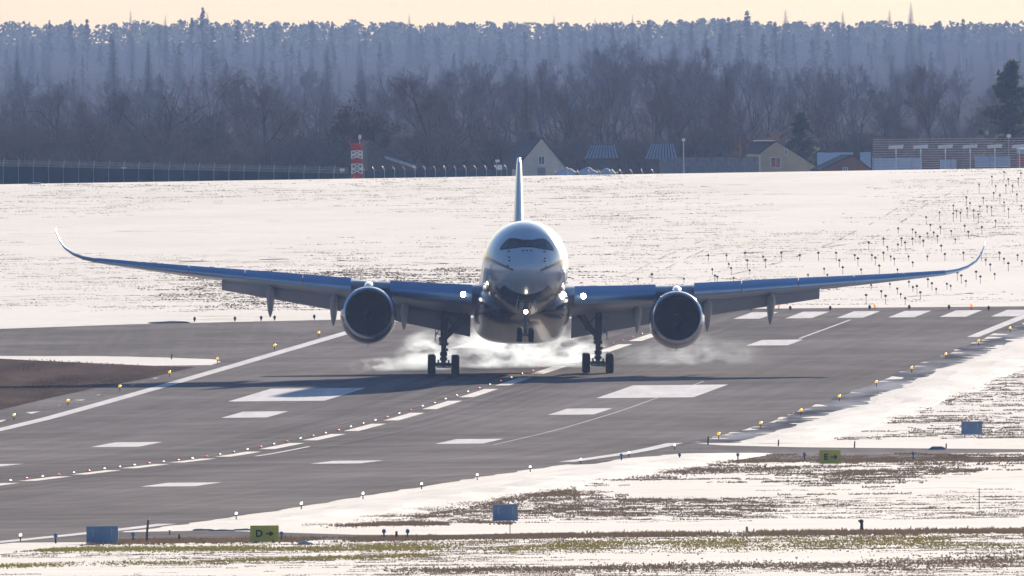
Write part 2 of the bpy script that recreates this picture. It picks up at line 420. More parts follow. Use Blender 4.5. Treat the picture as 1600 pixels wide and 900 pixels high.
# painted markings, children of the runway
def mark(name, s0, s1, t0, t1, m='paint'):
    return sheet(name, strip(s0, s1, t0, t1), 0.026, M[m], parent=runway)
for k in range(18): 
    c = 16.0-48.9*(k-4) - 0.0
    if -640 < c < 250: mark('centreline_dash', c-17, c+17, -0.55, 0.42, 'paint_cream')
mark('edge_line', -1240, 250, -24.4, -23.4)
mark('edge_line', -470, -330, 24.0, 25.0); mark('edge_line', -1240, -880, 24.0, 25.0)
mark('edge_line', 150, 285, 23.9, 24.8)
for a, b, t0, t1 in [(-108, -55, 9.1, 15.6)]:
    mark('aiming_point_bar', a, b, t0, t1); mark('aiming_point_bar', a, b, -t1, -t0)
for c in (-164, -309, -453, -625, 132):
    mark('touchdown_bar', c-13, c+13, 9.2, 12.2); mark('touchdown_bar', c-13, c+13, -12.2, -9.2)
for k in range(6):
    t = 2.5+3.87*k; mark('threshold_bar', 250, 282, t, t+2.0); mark('threshold_bar', 250, 282, -t-2.0, -t)
mark('crack_line', -330, -40, 13.2, 13.30); mark('crack_line', 150, 240, 11.6, 11.8); mark('crack_line', -390, -330, 1.7, 1.95, 'paint_cream')

# ploughed snow bank beside the right edge: a low real mound
def bank(name, label, s0, s1, t0, t1, h, seed):
    mb = MB(); r = random.Random(seed); ns = int((s1-s0)/4); nt = 14; rows = []
    for i in range(ns+1):
        s = s0+(s1-s0)*i/ns; row = []
        for k in range(nt+1):
            q = k/nt; t = t0+(t1-t0)*q + 0.8*noise.noise((s*0.03, k*0.4, seed))
            p = rw(s, t)
            end = min(1.0, (s-s0)/25, (s1-s)/25)
            hh = h*max(0, math.sin(math.pi*q))**0.8*end*(0.65+0.7*noise.noise((s*0.06, t*0.35, seed+3.1))+0.25*noise.noise((s*0.35, t*1.3, 7.7)))
            row.append((p.x, p.y, p.z-0.03+max(0, hh) + 0.05*math.sin(math.pi*q)))
        rows.append(mb.add(row))
    for a, b in zip(rows, rows[1:]):
        for k in range(nt): mb.face((a+k, a+k+1, b+k+1, b+k))
    tag(mb.build(name, M['snow_bank'], sharp=0), label, kind='structure')
bank('snow_bank', 'ploughed pale snow bank along the far right runway edge', -335, 285, 27.6, 34.0, 0.22, 2)
bank('snow_bank', 'ploughed pale snow bank along the near right runway edge', -930, -400, 26.8, 35.0, 0.25, 5)
sheet('snow_bank', pxpoly([(1480, 709), (1600, 707), (1800, 707), (1800, 714), (1600, 714.5), (1510, 714)]), 0.02, M['snow_bank'],
      'patch of snow on the narrow taxiway at the right')

# wheel ruts in the far field: low ridges of pushed up snow
def rut(pts, seed):
    mb = MB(); r = random.Random(seed); P = []
    for (x0, y0), (x1, y1) in zip(pts, pts[1:]):
        for k in range(24): P.append(gnd(x0+(x1-x0)*k/24+r.uniform(-.8, .8), y0+(y1-y0)*k/24))
    rows_ = []
    for i, p in enumerate(P):
        d = (P[min(i+1, len(P)-1)]-P[max(i-1, 0)]); w = 0.07+0.05*r.random(); h = 0.02+0.05*r.random()
        if noise.noise((i*0.17, seed, 0)) < 0.02: h = -0.03
        rows_.append(mb.add([(p.x-w, p.y, p.z-0.02), (p.x-w*0.3, p.y, p.z+h), (p.x+w*0.3, p.y, p.z+h*0.8), (p.x+w, p.y, p.z-0.02)]))
    for a_, b_ in zip(rows_, rows_[1:]):
        for k in range(3): mb.face((a_+k, a_+k+1, b_+k+1, b_+k))
    tag(mb.build('snow_rut', M['rut'], sharp=0), 'wheel rut pressed into the far snow field', kind='structure')
rut([(1475, 292), (1420, 315), (1370, 345), (1300, 380), (1220, 410), (1100, 440)], 1.0); rut([(1500, 295), (1450, 318), (1405, 350), (1340, 385)], 2.0)
rut([(1100, 375), (1040, 400), (990, 425), (945, 443)], 3.0); rut([(1130, 378), (1070, 405), (1010, 435)], 4.0)
rut([(1050, 400), (1250, 392), (1400, 372), (1600, 366)], 6.0); rut([(900, 402), (700, 412), (450, 405), (200, 412)], 7.0); rut([(1600, 455), (1450, 462), (1300, 470)], 8.0)

# ------------------------------------------------------------------ grass showing through the snow
def tuft(mb, r, X, Y, h, w):
    z = gz(X, Y)-0.01
    for _ in range(3):
        a = r.uniform(-0.6, 0.6); dx, dy = math.cos(a)*w/2, math.sin(a)*w/2
        x = X+r.uniform(-w, w)*0.5; y = Y+r.uniform(-w, w)*0.5
        if w < 0.09:
            b = mb.add([(x-dx, y-dy, z), (x+dx, y+dy, z), (x+r.uniform(-1, 1)*h*0.5, y, z+h*r.uniform(0.6, 1.3))]); mb.face((b, b+1, b+2)); continue
        b = mb.add([(x-dx, y-dy, z), (x+dx, y+dy, z), (x+dx*0.4+r.uniform(-w, w)*0.4, y+dy*.4, z+h*r.uniform(0.6, 1.1)), (x-dx*0.5+r.uniform(-w, w)*0.3, y-dy*.5, z+h*r.uniform(0.4, 1.0))])
        mb.face((b, b+1, b+2, b+3))
def in_paved(X, Y):
    s = (X-RX0)*math.sin(TH)+Y*math.cos(TH); t = (X-RX0)*math.cos(TH)-Y*math.sin(TH)
    if s < 305 and -34 < t < 30: return True
    if -400 < s < -325 and t > 20: 
        D = Y+D0
        return 2612 < D < 2695
    return False
def streaks(name, label, material, seed, count, sample, L=(1, 7), per=5.0, h=(0.04, 0.14), w=(0.06, 0.2), dy=1.5, thresh=0.0):
    mb = MB(); r = random.Random(seed); done = 0; tries = 0
    while done < count and tries < count*30:
        tries += 1
        X, Y = sample(r)
        if noise.noise((X*0.05, Y*0.006, seed*1.7)) < thresh+r.uniform(-0.25, 0.25): continue
        if in_paved(X, Y): continue
        l = r.uniform(*L)*r.uniform(0.3, 1.0); n = max(2, int(l*per)); hh = r.uniform(*h); ph = r.uniform(0, 99)
        for i in range(n):
            x = X+l*(i+r.random())/n-l/2
            if noise.noise((x*0.9, ph, 0)) < -0.12: continue
            y = Y+r.gauss(0, dy)+0.12*dy*math.sin(x*0.7+ph)
            if in_paved(x, y): continue
            tuft(mb, r, x, y, hh*r.uniform(0.5, 1.2), r.uniform(*w))
        done += 1
    tag(mb.build(name, material, sharp=0), label, kind='stuff')
def zone(D_a, D_b, xa, xb):
    def f(r):
        D = r.uniform(D_a, D_b); u = r.uniform(xa, xb); return ((u-800)*D/FPX, D-D0)
    return f
def tzone(s_a, s_b, ta, tb):
    def f(r):
        p = rw(r.uniform(s_a, s_b), r.uniform(ta, tb)); return p.x, p.y
    return f
streaks('dead_grass', 'thin dark grass streaks across the far snow field', M['grass_dead'], 11, 2600, zone(3345, 4045, -80, 1700), (0.8, 9), 6, (0.015, 0.06), (0.05, 0.14), 0.6, -0.02)
streaks('dead_grass', 'dark plough line grass in the far field left of the aircraft', M['grass_dead'], 12, 700, zone(3345, 3560, -150, 900), (2, 8), 5, (0.04, 0.10), (0.06, 0.2), 0.5, 0.0)
streaks('dead_grass', 'rows of dark brown grass in the snow right of the runway', M['grass_dead'], 13, 560, tzone(-318, 250, 32.5, 50), (2, 10), 18, (0.03, 0.11), (0.03, 0.085), 0.9, -0.1)
streaks('dead_grass', 'dark brown grass beside the near right snow bank', M['grass_dead'], 14, 300, tzone(-900, -420, 34, 52), (2, 9), 26, (0.04, 0.13), (0.03, 0.08), 2.0, 0.0)
streaks('dead_grass', 'sparse grass streaks in the near snow below the E sign', M['grass_dead'], 15, 520, zone(2130, 2600, 400, 1700), (0.8, 8), 16, (0.02, 0.08), (0.03, 0.08), 0.8, 0.0)
streaks('dead_grass', 'dark grass lines across the nearest snow', M['grass_dead'], 16, 900, zone(1690, 2035, -80, 1680), (0.8, 9), 22, (0.02, 0.07), (0.02, 0.06), 0.8, -0.1)
def band(name, label, material, seed, pts, n, h, w, dy):
    mb = MB(); r = random.Random(seed)
    for _ in range(n):
        x = r.uniform(pts[0][0], pts[-1][0])
        for a, b in zip(pts, pts[1:]):
            if a[0] <= x <= b[0]: q = (x-a[0])/(b[0]-a[0]); break
        y = a[1]+(b[1]-a[1])*q + r.gauss(0, 1)*(a[2]+(b[2]-a[2])*q)
        p = gnd(x, y)
        if noise.noise((p.x*0.25, p.y*0.02, seed)) < -0.22+r.uniform(-.2, .2) or in_paved(p.x, p.y): continue
        tuft(mb, r, p.x, p.y+r.uniform(-dy, dy), r.uniform(*h), r.uniform(*w))
    tag(mb.build(name, material, sharp=0), label, kind='stuff')
band('olive_grass', 'olive green grass band crossing the near snow', M['grass_olive'], 21, [(-60, 860, 2), (450, 857, 2), (700, 856, 4), (1000, 851, 5), (1300, 848, 6), (1660, 845, 6)], 15000, (0.03, 0.10), (0.025, 0.08), 3)
band('olive_grass', 'thin olive grass line along the bottom snow', M['grass_olive'], 22, [(-60, 886, 1.5), (300, 878, 1.5), (600, 870, 2), (700, 866, 2)], 3600, (0.03, 0.09), (0.025, 0.08), 2)
band('dead_grass', 'dark grass band low in the near snow at right', M['grass_dead'], 23, [(600, 893, 2), (1000, 887, 3), (1400, 882, 5), (1660, 872, 5)], 5720, (0.03, 0.10), (0.025, 0.08), 3)
band('dead_grass', 'continuous brown grass verge behind the nearest snow', M['grass_dead'], 24, [(-60, 851, 1.5), (300, 846, 1.7), (600, 843, 1.5), (1000, 836, 1.5), (1660, 830, 2.0)], 16900, (0.06, 0.16), (0.025, 0.08), 4)
band('dead_grass', 'dark verge grass on the near side of the narrow taxiway', M['grass_dead'], 25, [(900, 726, 1.0), (1200, 721, 0.8), (1660, 719, 0.8)], 3900, (0.05, 0.12), (0.025, 0.08), 2)
band('dead_grass', 'brown grass patch below the right end of the near snow bank', M['grass_dead'], 26, [(860, 752, 3), (1000, 741, 4), (1100, 735, 3), (1250, 731, 1)], 3380, (0.04, 0.11), (0.025, 0.08), 3)
band('dead_grass', 'brown grass patch behind the blue sign box in the centre', M['grass_dead'], 27, [(520, 813, 3), (650, 800, 5), (800, 778, 4), (900, 766, 5)], 5200, (0.04, 0.12), (0.025, 0.08), 3)
band('dead_grass', 'long dark grass row left of the central blue sign box', M['grass_dead'], 28, [(470, 822, 1.2), (600, 820, 1.2), (800, 818, 1.0)], 3120, (0.05, 0.13), (0.025, 0.08), 2)

def island(name, label, material, seed, n, pts_, dyy):
    mb = MB(); r = random.Random(seed)
    for _ in range(n):
        x = r.uniform(-60, 300); y = r.uniform(558, 640)
        if y > interp(pts_, x, 1) or y < 562+max(0, (x-60))*0.055: continue
        p = gnd(x, y); tuft(mb, r, p.x, p.y, r.uniform(0.03, 0.12), r.uniform(0.03, 0.09))
    tag(mb.build(name, material, sharp=0), label, kind='stuff')
island('dead_grass', 'short brown grass on the turf island', M['grass_dead'], 41, 9000, [(-60, 652), (0, 639), (80, 620), (150, 605), (230, 590), (300, 575)], 0)
# ------------------------------------------------------------------ runway lights
def light_mesh(h, r, lampm):
    mb = MB()
    mb.tube([(0, 0, -0.05), (0, 0, h)], [0.035, 0.028], 6, 0)
    mb.lathe([(h, 0.01), (h, 0.07), (h+0.03, 0.075), (h+0.035, 0.02)], 'z', 8, 0)
    mb.lathe([(h+0.03, r*0.6), (h+0.03+r*0.5, r), (h+0.03+r*1.2, r*0.92), (h+0.03+r*1.8, r*0.5), (h+0.03+r*2, 0.005)], 'z', 10, 1)
    return mb.mesh('runway_edge_light', [M['post'], lampm])
me_y = light_mesh(0.24, 0.10, M['l_yellow']); me_w = light_mesh(0.20, 0.075, M['l_white'])
def place(name, me, p, label, cat, group, rz=0):
    return tag(link(name, me, None, p, (0, 0, rz)), label, cat, group)
SP = 60.1
k = 0
for i in range(18):
    s = -851+SP*i; p = rw(s, 26.3)
    if s < -330: 
        place('runway_edge_light', me_w, p, f'white lamp stem light, {ordinal(i+3)} along the right runway edge from lower left', 'runway light', 'right runway edge lights')
    else:
        k += 1
        place('runway_edge_light', me_y, p, f'yellow lamp stem light, {ordinal(k)} yellow one along the right runway edge from below', 'runway light', 'right runway edge lights')
for j, (x, y, m_) in enumerate([(32, 846, me_w), (265, 836, me_w)]):
    place('runway_edge_light', m_, gnd(x, y), ['round white lamp left of the leftmost blue sign box', 'pale yellow lamp between leftmost blue sign box and D sign'][j], 'runway light', 'right runway edge lights')
k = 0
for i in range(-3, 4):
    s = 0.5+59.5*i; p = rw(s, -25.7 if i < 2 else -24.9); k += 1
    place('runway_edge_light', me_y, p, f'yellow lamp on a short stem, {ordinal(k)} along the left runway edge from lower left', 'runway light', 'left runway edge lights')
def inset(m_):
    mb = MB(); mb.lathe([(0.0, 0.14), (0.03, 0.12), (0.035, 0.09)], 'z', 10, 0); mb.lathe([(0.035, 0.06), (0.07, 0.055), (0.10, 0.025), (0.102, 0.002)], 'z', 8, 1)
    return mb.mesh('centreline_light', [M['post'], m_])
ir, iw = inset(M['l_red']), inset(M['l_white'])
nr = nw = 0
for i in range(55):
    s = -603+15.0*i; red = (i % 2 == 0) or s > -15
    p = rw(s, -1.0, 0.02)
    if red: nr += 1
    else: nw += 1
    place('centreline_light', ir if red else iw, p, f'{"red" if red else "white"} inset lamp, {ordinal(nr if red else nw)} {"red" if red else "white"} one along the runway centreline from lower left',
          'runway light', 'runway centreline lights')
# threshold lamps and stubby markers behind the runway end
me_o = light_mesh(0.20, 0.12, M['l_orange'])
for j, (x, y) in enumerate([(1217, 483), (1367, 483.5), (1518, 484)]):
    place('threshold_light', me_o, gnd(x, y), f'orange red lamp at the far runway end, {ordinal(j+1)} from the left', 'runway light', 'threshold lights')
def stub(h, r, hh, head=0.09):
    mb = MB(); mb.tube([(0, 0, -0.1), (0, 0, h)], [r, r*0.8], 6, 0)
    mb.lathe([(h-0.02, 0.02), (h, head), (h+hh*0.6, head*0.95), (h+hh, head*0.4), (h+hh+.01, 0.003)], 'z', 7, 0)
    return mb.mesh('approach_light', [M['post']])
me_st = stub(0.14, 0.07, 0.22, 0.11)
pts = [(234, 689), (431, 689), (631, 689), (828, 685), (1026, 684), (1225, 684), (1423, 689)]
for j, (u, v) in enumerate(pts):
    place('end_marker', me_st, gnd(1100+u/3.2, 270+v/3.2), f'dark stubby marker at the far runway end right of the aircraft, {ordinal(j+1)} from left', 'marker', 'runway end markers')
for j, (x, y) in enumerate([(304, 502.5), (367, 502), (408, 501), (429, 500.5), (491, 499)]):
    place('end_marker', me_st, gnd(x, y), f'dark stubby marker at the pavement edge left of the aircraft, {ordinal(j+1)} from left', 'marker', 'runway end markers')
# approach lights in the far field (places read off the photograph, each stands on the ground)
rows = {
 'in the long crossbar row': [(x, 440) for x in (22, 113, 206, 296, 387, 479, 572, 661, 754, 840, 898, 934, 1023, 1117, 1205, 1298, 1388, 1478, 1568)],
 'in the row below the long crossbar': [(124, 478), (217, 478), (308, 476), (677, 472), (770, 468), (857, 464), (952, 464), (1044, 470)],
 'in the third crossbar row': [(42, 511), (136, 511), (229, 510), (601, 508), (694, 507), (786, 506), (877, 505), (968, 506)],
 'just above the right wing': [(55, 549), (67, 555), (148, 548), (521, 532), (617, 532), (-260, 548), (-330, 560), (-100, 552), (-220, 590)],
 'above the right crossbar end': [(824, 388), (898, 362), (917, 392), (970, 392), (988, 367), (1006, 388), (1043, 362), (1080, 358), (1097, 372), (1187, 398), (971, 304), (1043, 304), (1059, 325), (1117, 324), (1149, 325), (1168, 350), (1236, 312), (1257, 354), (1322, 328), (1132, 293), (1182, 304), (1304, 298), (1390, 304)],
 'high on the slope at the right': [(1111, 255), (1178, 238), (1247, 203), (1312, 162), (1397, 158), (1449, 133), (1480, 158), (1565, 153), (1376, 103), (1459, 98), (1510, 108), (1543, 103), (1440, 63), (1522, 63), (1572, 67), (1500, 33), (1585, 33), (1263, 224), (1316, 223), (1349, 233), (1372, 254), (1438, 218), (1458, 274), (1523, 228), (1380, 208), (1416, 203), (1501, 193), (1587, 198), (1330, 184), (1247, 243), (1283, 247)],
 'near the raised right wing tip': [(1409, 463), (1432, 493), (1500, 458), (1522, 493), (1590, 463), (1267, 540), (1287, 555), (1310, 570), (1361, 536), (1382, 554), (1454, 535)],
 'below the right wing': [(1120, 574), (1140, 588), (1161, 604), (1215, 584), (1234, 588), (967, 608), (984, 630), (1045, 594), (1065, 608), (1082, 634), (887, 628), (930, 578), (1025, 574), (811, 654), (908, 658), (1006, 663), (417, 660), (501, 634), (664, 584), (836, 584)],
}
me_ap = [stub(0.30+0.1*q, 0.022, 0.15, 0.085+0.01*q) for q in range(4)]
me_lo = [stub(0.52+0.11*q, 0.022, 0.15, 0.085) for q in range(3)]
r_ = random.Random(3)
for rn, ps in rows.items():
    ps = sorted(ps)
    for j, (u, v) in enumerate(ps):
        me = r_.choice(me_lo if 'high' in rn else me_ap)
        place('approach_light', me, gnd(1100+u/3.2, 270+v/3.2), f'dark approach light post {rn}, {ordinal(j+1)} from the left', 'light post', 'approach light posts', r_.uniform(0, 3))

# ------------------------------------------------------------------ signs and small airfield furniture
def sign(name, label, cat, xa, xb, yt, yb, depth, face, letter=None, legs=0.12, yaw=0.0):
    D = gnd(0.5*(xa+xb), yb).y+D0
    p = at(0.5*(xa+xb), yb, D); g = gz(p.x, p.y)
    w = (xb-xa)*D/FPX; h = (yb-yt)*D/FPX
    t = tag(empty(name, (p.x, p.y, g), yaw), label, cat, 'airfield sign boxes')
    b = MB(); b.box(0, 0, legs+h/2, w, depth, h)
    pan = b.build('panel', M[face], t, 30)
    for sx in (-1, 1):
        l = MB(); l.box(sx*w*0.36, 0, legs/2-0.05, 0.06, 0.06, legs+0.1-0.004); l.build('leg', M['post'], t)
        f = MB(); f.box(sx*w*0.30, -depth/2-0.02, legs+h*0.62, 0.05, 0.04, h*0.42); f.box(sx*w*0.30, -depth/2-0.05, legs+h*0.80, 0.09, 0.05, 0.07)
        if letter is None: f.build('bracket', M['wire'], pan)
    fr = MB()
    for sx in (-1, 1): fr.box(sx*(w/2+0.012), 0, legs+h/2, 0.024, depth+0.03, h+0.05)
    fr.box(0, 0, legs+h+0.014, w, depth+0.03, 0.024); fr.build('frame', M['sign_back' if letter is None else 'sign_yellow'], pan)
    if letter:
        cu = bpy.data.curves.new('letter', 'FONT'); cu.body = letter; cu.size = h*0.62; cu.extrude = 0.004; cu.offset = 0.012
        cu.align_x = 'CENTER'; cu.align_y = 'CENTER'
        dg = bpy.context.evaluated_depsgraph_get()
        tmp = bpy.data.objects.new('letter', cu); C.objects.link(tmp); dg.update()
        me = bpy.data.meshes.new_from_object(tmp.evaluated_get(bpy.context.evaluated_depsgraph_get())); bpy.data.objects.remove(tmp)
        me.materials.clear(); me.materials.append(M['black'])
        link('letter', me, pan, (-w*0.20, -depth/2-0.008, legs+h*0.5), (R(90), 0, 0))
        a = MB(); z = legs+h*0.5; y = -depth/2-0.008
        a.box(w*0.17, y, z, w*0.24, 0.012, h*0.085)
        tip = w*0.34
        if letter == 'E':
            for sg in (-1, 1):
                Mx = Matrix.Translation((tip-0.015, y, z)) @ Matrix.Rotation(sg*R(42), 4, 'Y') @ Matrix.Translation((-0.085, 0, 0))
                a.box(0, 0, 0, 0.19, 0.0118, h*0.08, 0, Mx)
        else:
            b0 = a.add([(tip-0.2, y-0.006, z-0.13), (tip, y-0.006, z), (tip-0.2, y-0.006, z+0.13), (tip-0.2, y+0.006, z-0.13), (tip, y+0.006, z), (tip-0.2, y+0.006, z+0.13)])
            for q in ((0, 1, 2), (5, 4, 3), (0, 3, 4, 1), (1, 4, 5, 2), (2, 5, 3, 0)): a.face([b0+i for i in q])
        a.build('arrow', M['black'], pan, 30)
    return t
sign('sign_box', 'blue grey sign box seen from behind at the lower left', 'sign', 136, 184, 824, 850, 0.28, 'sign_back', legs=0.03)
sign('sign_box', 'blue grey sign box in the lower middle with tapered sides', 'sign', 771, 808, 790, 815, 0.28, 'sign_back', legs=0.04, yaw=0.12)
sign('sign_box', 'blue grey sign box on two legs in the snow at the right', 'sign', 1503, 1534, 663, 683, 0.28, 'sign_back', legs=0.16)
sign('taxiway_sign', 'yellow sign with black letter D and right arrow', 'sign', 392, 435, 824, 848, 0.20, 'sign_yellow', 'D', legs=0.06)
sign('taxiway_sign', 'yellow sign with black letter E and right arrow', 'sign', 1281, 1313, 705, 726, 0.20, 'sign_yellow', 'E', legs=0.05)
def tx(h):
    mb = MB(); mb.tube([(0, 0, -0.05), (0, 0, h)], [0.05, 0.04], 6, 0); mb.lathe([(h, 0.05), (h+0.04, 0.09), (h+0.16, 0.085), (h+0.2, 0.03), (h+0.201, .002)], 'z', 8, 1)
    return mb.mesh('taxiway_light', [M['post'], M['bluelamp']])
met = tx(0.26)
for x, y, lb in [(87, 849, 'small blue capped taxiway lamp just left of the leftmost sign box'), (208, 847, 'small blue capped taxiway lamp just right of the leftmost sign box'),
                 (440, 846, 'small blue taxiway lamp right beside the yellow D sign'), (600, 842, 'pale blue lamp left of the small dark figure post in the grey strip'),
                 (637, 842, 'pale blue lamp right of the small dark post in the grey strip'), (971, 721, 'dark lamp left of the pale lamp at the taxiway mouth'),
                 (1062, 720, 'blue lamp just right of the pale lamp at the taxiway mouth'), (1153, 720, 'dark stemmed lamp midway between taxiway mouth and E sign'),
                 (1257, 719, 'dark stemmed lamp just left of the E sign'), (1427, 718, 'dark stemmed lamp on the taxiway right of the E sign')]:
    place('taxiway_light', met, gnd(x, y), lb, 'taxiway light', 'taxiway edge lamps')
def pole(name, x, yt, yb, r, lean, label, cat='post', m_='post', cap=True):
    p = gnd(x, yb); D = p.y+D0; h = (yb-yt)*D/FPX
    mb = MB(); mb.tube([(0, 0, -0.1), (lean*0.5, 0, h*0.5), (lean, 0, h)], [r, r*0.95, r*0.85], 7, 0)
    if cap: mb.lathe([(0, r*1.3), (0.05, r*1.4), (0.08, 0.004)], 'z', 7, 1, (lean, 0, h-0.02))
    tag(mb.build(name, [M[m_], M['white']], None, 40, p), label, cat)
pole('marker_post', 228.5, 812, 847, 0.055, 0.10, 'leaning grey post with pale top beside the leftmost sign box')
pole('marker_post', 280, 835, 845, 0.05, 0.0, 'short dark peg between leaning post and D sign', cap=False)
pole('marker_post', 619, 830, 842, 0.06, 0.02, 'small dark peg standing on the grey strip', cap=False)
pole('marker_stick', 797, 812, 838, 0.018, 0.0, 'thin pale stick below the central blue sign box', 'stick', 'wood', False)
pole('marker_stick', 1530, 763, 797, 0.022, 0.01, 'thin tall stick in the snow at the right', 'stick', 'post', False)
pole('marker_post', 1167, 823, 830, 0.06, 0.0, 'tiny dark peg in the near snow below the E sign', cap=False)
for x, yt, yb, lb in [(1106, 682, 695, 'dark peg near the first yellow light at the runway corner'), (1216, 687, 697, 'dark peg between runway corner and E sign, above the taxiway'),
                      (1335, 689, 700, 'bent dark peg above the taxiway right of the E sign'), (1478, 693, 701, 'dark peg above the taxiway by the mound at right'), (268, 553, 562, 'dark peg on the snow strip of the turf island')]:
    pole('marker_post', x, yt, yb, 0.045, 0.03, lb, cap=False)
# stump
p = gnd(1346, 829); mb = MB(); D = p.y+D0
mb.tube([(0, 0, -0.1), (0.02, 0, 0.3), (0, 0, 0.52)], [0.10, 0.07, 0.08], 7); mb.tube([(0, 0, 0.36), (-0.14, 0, 0.48)], [0.05, 0.04], 5); mb.tube([(0, 0, 0.3), (0.1, 0, 0.46)], [0.04, 0.03], 5)
tag(mb.build('stump', M['wood'], None, 40, p), 'short brown stump standing in the near snow', 'stump')
def mound(x, y, w, h, m_, label, name='snow_lump', cat='snow lump', seed=1):
    p = gnd(x, y); bm = bmesh.new(); bmesh.ops.create_icosphere(bm, subdivisions=3, radius=1.0)
    for v in bm.verts:
        k = 1+0.35*noise.noise(v.co*1.7+Vector((seed, 0, 0)))
        v.co = Vector((v.co.x*w/2*k, v.co.y*w*0.4*k, v.co.z*h*k))
    me = bpy.data.meshes.new(name); bm.to_mesh(me); bm.free(); me.materials.append(M[m_])
    for f in me.polygons: f.use_smooth = True
    tag(link(name, me, None, p), label, cat)
mound(477, 851, 0.75, 0.16, 'snow_bank', 'white lump of snow right of the D sign', seed=1)
mound(1465, 703, 1.1, 0.22, 'ice', 'bluish shaded snow mound beside the taxiway at right', seed=5)
for j, x in enumerate((318, 345, 380)):
    mound(x, 829+(j % 2), 1.2, 0.09, 'ice', f'dark icy clod left of the D sign, {ordinal(j+1)} from the left', 'ice_clod', 'ice clod', seed=j+9)
mound(55, 287.5, 1.3, 0.16, 'snow_bank', 'snow heap on the crest by the left fence', seed=21)
mound(268, 505, 3.0, 0.16, 'ice', 'low bluish snow ridge at the far pavement edge', 'snow_ridge', 'snow ridge', 31)

# ------------------------------------------------------------------ trees
def perp(d, r):
    a = Vector((r.gauss(0, 1), r.gauss(0, 1), r.gauss(0, 1))); a -= d*a.dot(d)
    return a.normalized()
def thin(mb, p, q, w, mi=0):
    d = q-p; s = d.cross(Vector((0.3, 1, 0.1)))
    if s.length < 1e-5: s = Vector((1, 0, 0))
    s = s.normalized()*w*0.5
    b = mb.add([p-s, p+s, q]); mb.face((b, b+1, b+2), mi)
def bare_tree(seed, h, clear, spread, up, r0, kids=(5, 4, 4, 5), twl=0.9, twn=7, stems=1, leafy=0.0, tw=0.028):
    """trunk with limbs (one mesh) and a crown of fine twigs (another)"""
    r = random.Random(seed); T = MB(); K = MB()
    def branch(p, d, L, rad, lev, top):
        n = 4 if lev < 2 else 3; pts = [p]; dd = d.copy()
        for i in range(n):
            dd = (dd+perp(dd, r)*0.16+Vector((0, 0, up*0.22))).normalized(); pts.append(pts[-1]+dd*L/n)
        rr = [rad*(1-0.72*i/n) for i in range(n+1)]
        if lev < 3: T.tube(pts, rr, 6 if lev == 0 else (4 if lev == 1 else 3), 0, False)
        else:
            for a, b in zip(pts, pts[1:]): thin(K, a, b, max(tw*1.5, rad*2))
        if lev >= len(kids):
            for _ in range(twn):
                q = r.uniform(0.1, 1.0); a = pts[0].lerp(pts[-1], q); e = (dd*0.6+perp(dd, r)*0.7+Vector((0, 0, up*0.3))).normalized()
                b = a+e*twl*r.uniform(0.4, 1.1); thin(K, a, b, tw)
                if leafy and r.random() < leafy:
                    s = r.uniform(0.06, 0.16); v = perp(e, r)*s; K.face([K.add([b-v, b+v, b+e*s*2])+i for i in range(3)])
            return
        k = kids[lev]
        for i in range(k):
            lo = clear if lev == 0 else 0.25
            q = lo+(1-lo)*(i+r.uniform(0.1, 0.9))/k; x = q*n; j = min(n-1, int(x)); a = pts[j].lerp(pts[j+1], x-j)
            e = (d*(0.55+0.35*q)+perp(d, r)*spread*r.uniform(0.7, 1.2)).normalized()
            l2 = L*(0.62 if lev == 0 else 0.60)*(1.15-0.55*q if lev == 0 else 1)*r.uniform(0.75, 1.15)
            branch(a, e, l2, rad*(0.62-0.25*q), lev+1, False)
        if lev > 0 or True:
            branch(pts[-1], dd, L*0.42, rad*0.28, min(lev+2, len(kids)), True)
    for s_ in range(stems):
        d = Vector((0, 0, 1)) if stems == 1 else (Vector((0, 0, 1))+perp(Vector((0, 0, 1)), r)*0.28).normalized()
        branch(Vector((r.uniform(-.3, .3) if stems > 1 else 0, 0, -0.2)), d, h*0.66, r0, 0, True)
    zm = max(v[2] for v in K.v); f = h/zm
    T.v = [(v[0]*f, v[1]*f, v[2]*f) for v in T.v]; K.v = [(v[0]*f, v[1]*f, v[2]*f) for v in K.v]
    return T.mesh('trunk', [M['bark']], 0), K
def proto_bare(seed, h, m_='twig', bark='bark', **k):
    t, K = bare_tree(seed, h, **k)
    t.materials.clear(); t.materials.append(M[bark])
    return t, K.mesh('crown', [M[m_]], 0)
def spruce(seed, h, w, gaps=0.1):
    r = random.Random(seed); T = MB(); K = MB()
    T.tube([(0, 0, -0.2), (0, 0, h*0.5), (0, 0, h)], [0.022*h*0.6, 0.012*h*0.6, 0.01], 6)
    z = h*0.06
    while z < h*0.985:
        q = z/h; L = w*0.5*(1-q)**0.85*r.uniform(0.7, 1.15)+0.05; n = 9 if q < 0.8 else 6; a0 = r.uniform(0, 6)
        for i in range(n):
            if r.random() < gaps: continue
            a = a0+2*math.pi*i/n+r.uniform(-.25, .25); l = L*r.uniform(0.65, 1.15); dr = r.uniform(0.15, 0.5)*(1-q*0.8)
            b0 = Vector((0, 0, z)); b1 = Vector((math.cos(a)*l, math.sin(a)*l, z-dr*l+0.10*l))
            for k in range(7):
                f = 0.15+0.85*k/6; c = b0.lerp(b1, f); s = (0.22+0.34*l*0.35*(1.15-f))*(1-0.65*q)
                d = (b1-b0).normalized(); side = d.cross(Vector((0, 0, 1))).normalized()
                for sg in (-1, 1):
                    tip = c+side*sg*s*r.uniform(0.7, 1.3)+d*s*0.6+Vector((0, 0, -s*r.uniform(0.2, 0.7)))
                    K.face([K.add([c-d*s*0.4, c+d*s*0.45, tip])+j for j in range(3)])
        z += max(0.14, 0.017*h*(1-q*0.6))*r.uniform(0.8, 1.2)
    return T.mesh('trunk', [M['bark']], 0), K.mesh('crown', [M['needle']], 0)
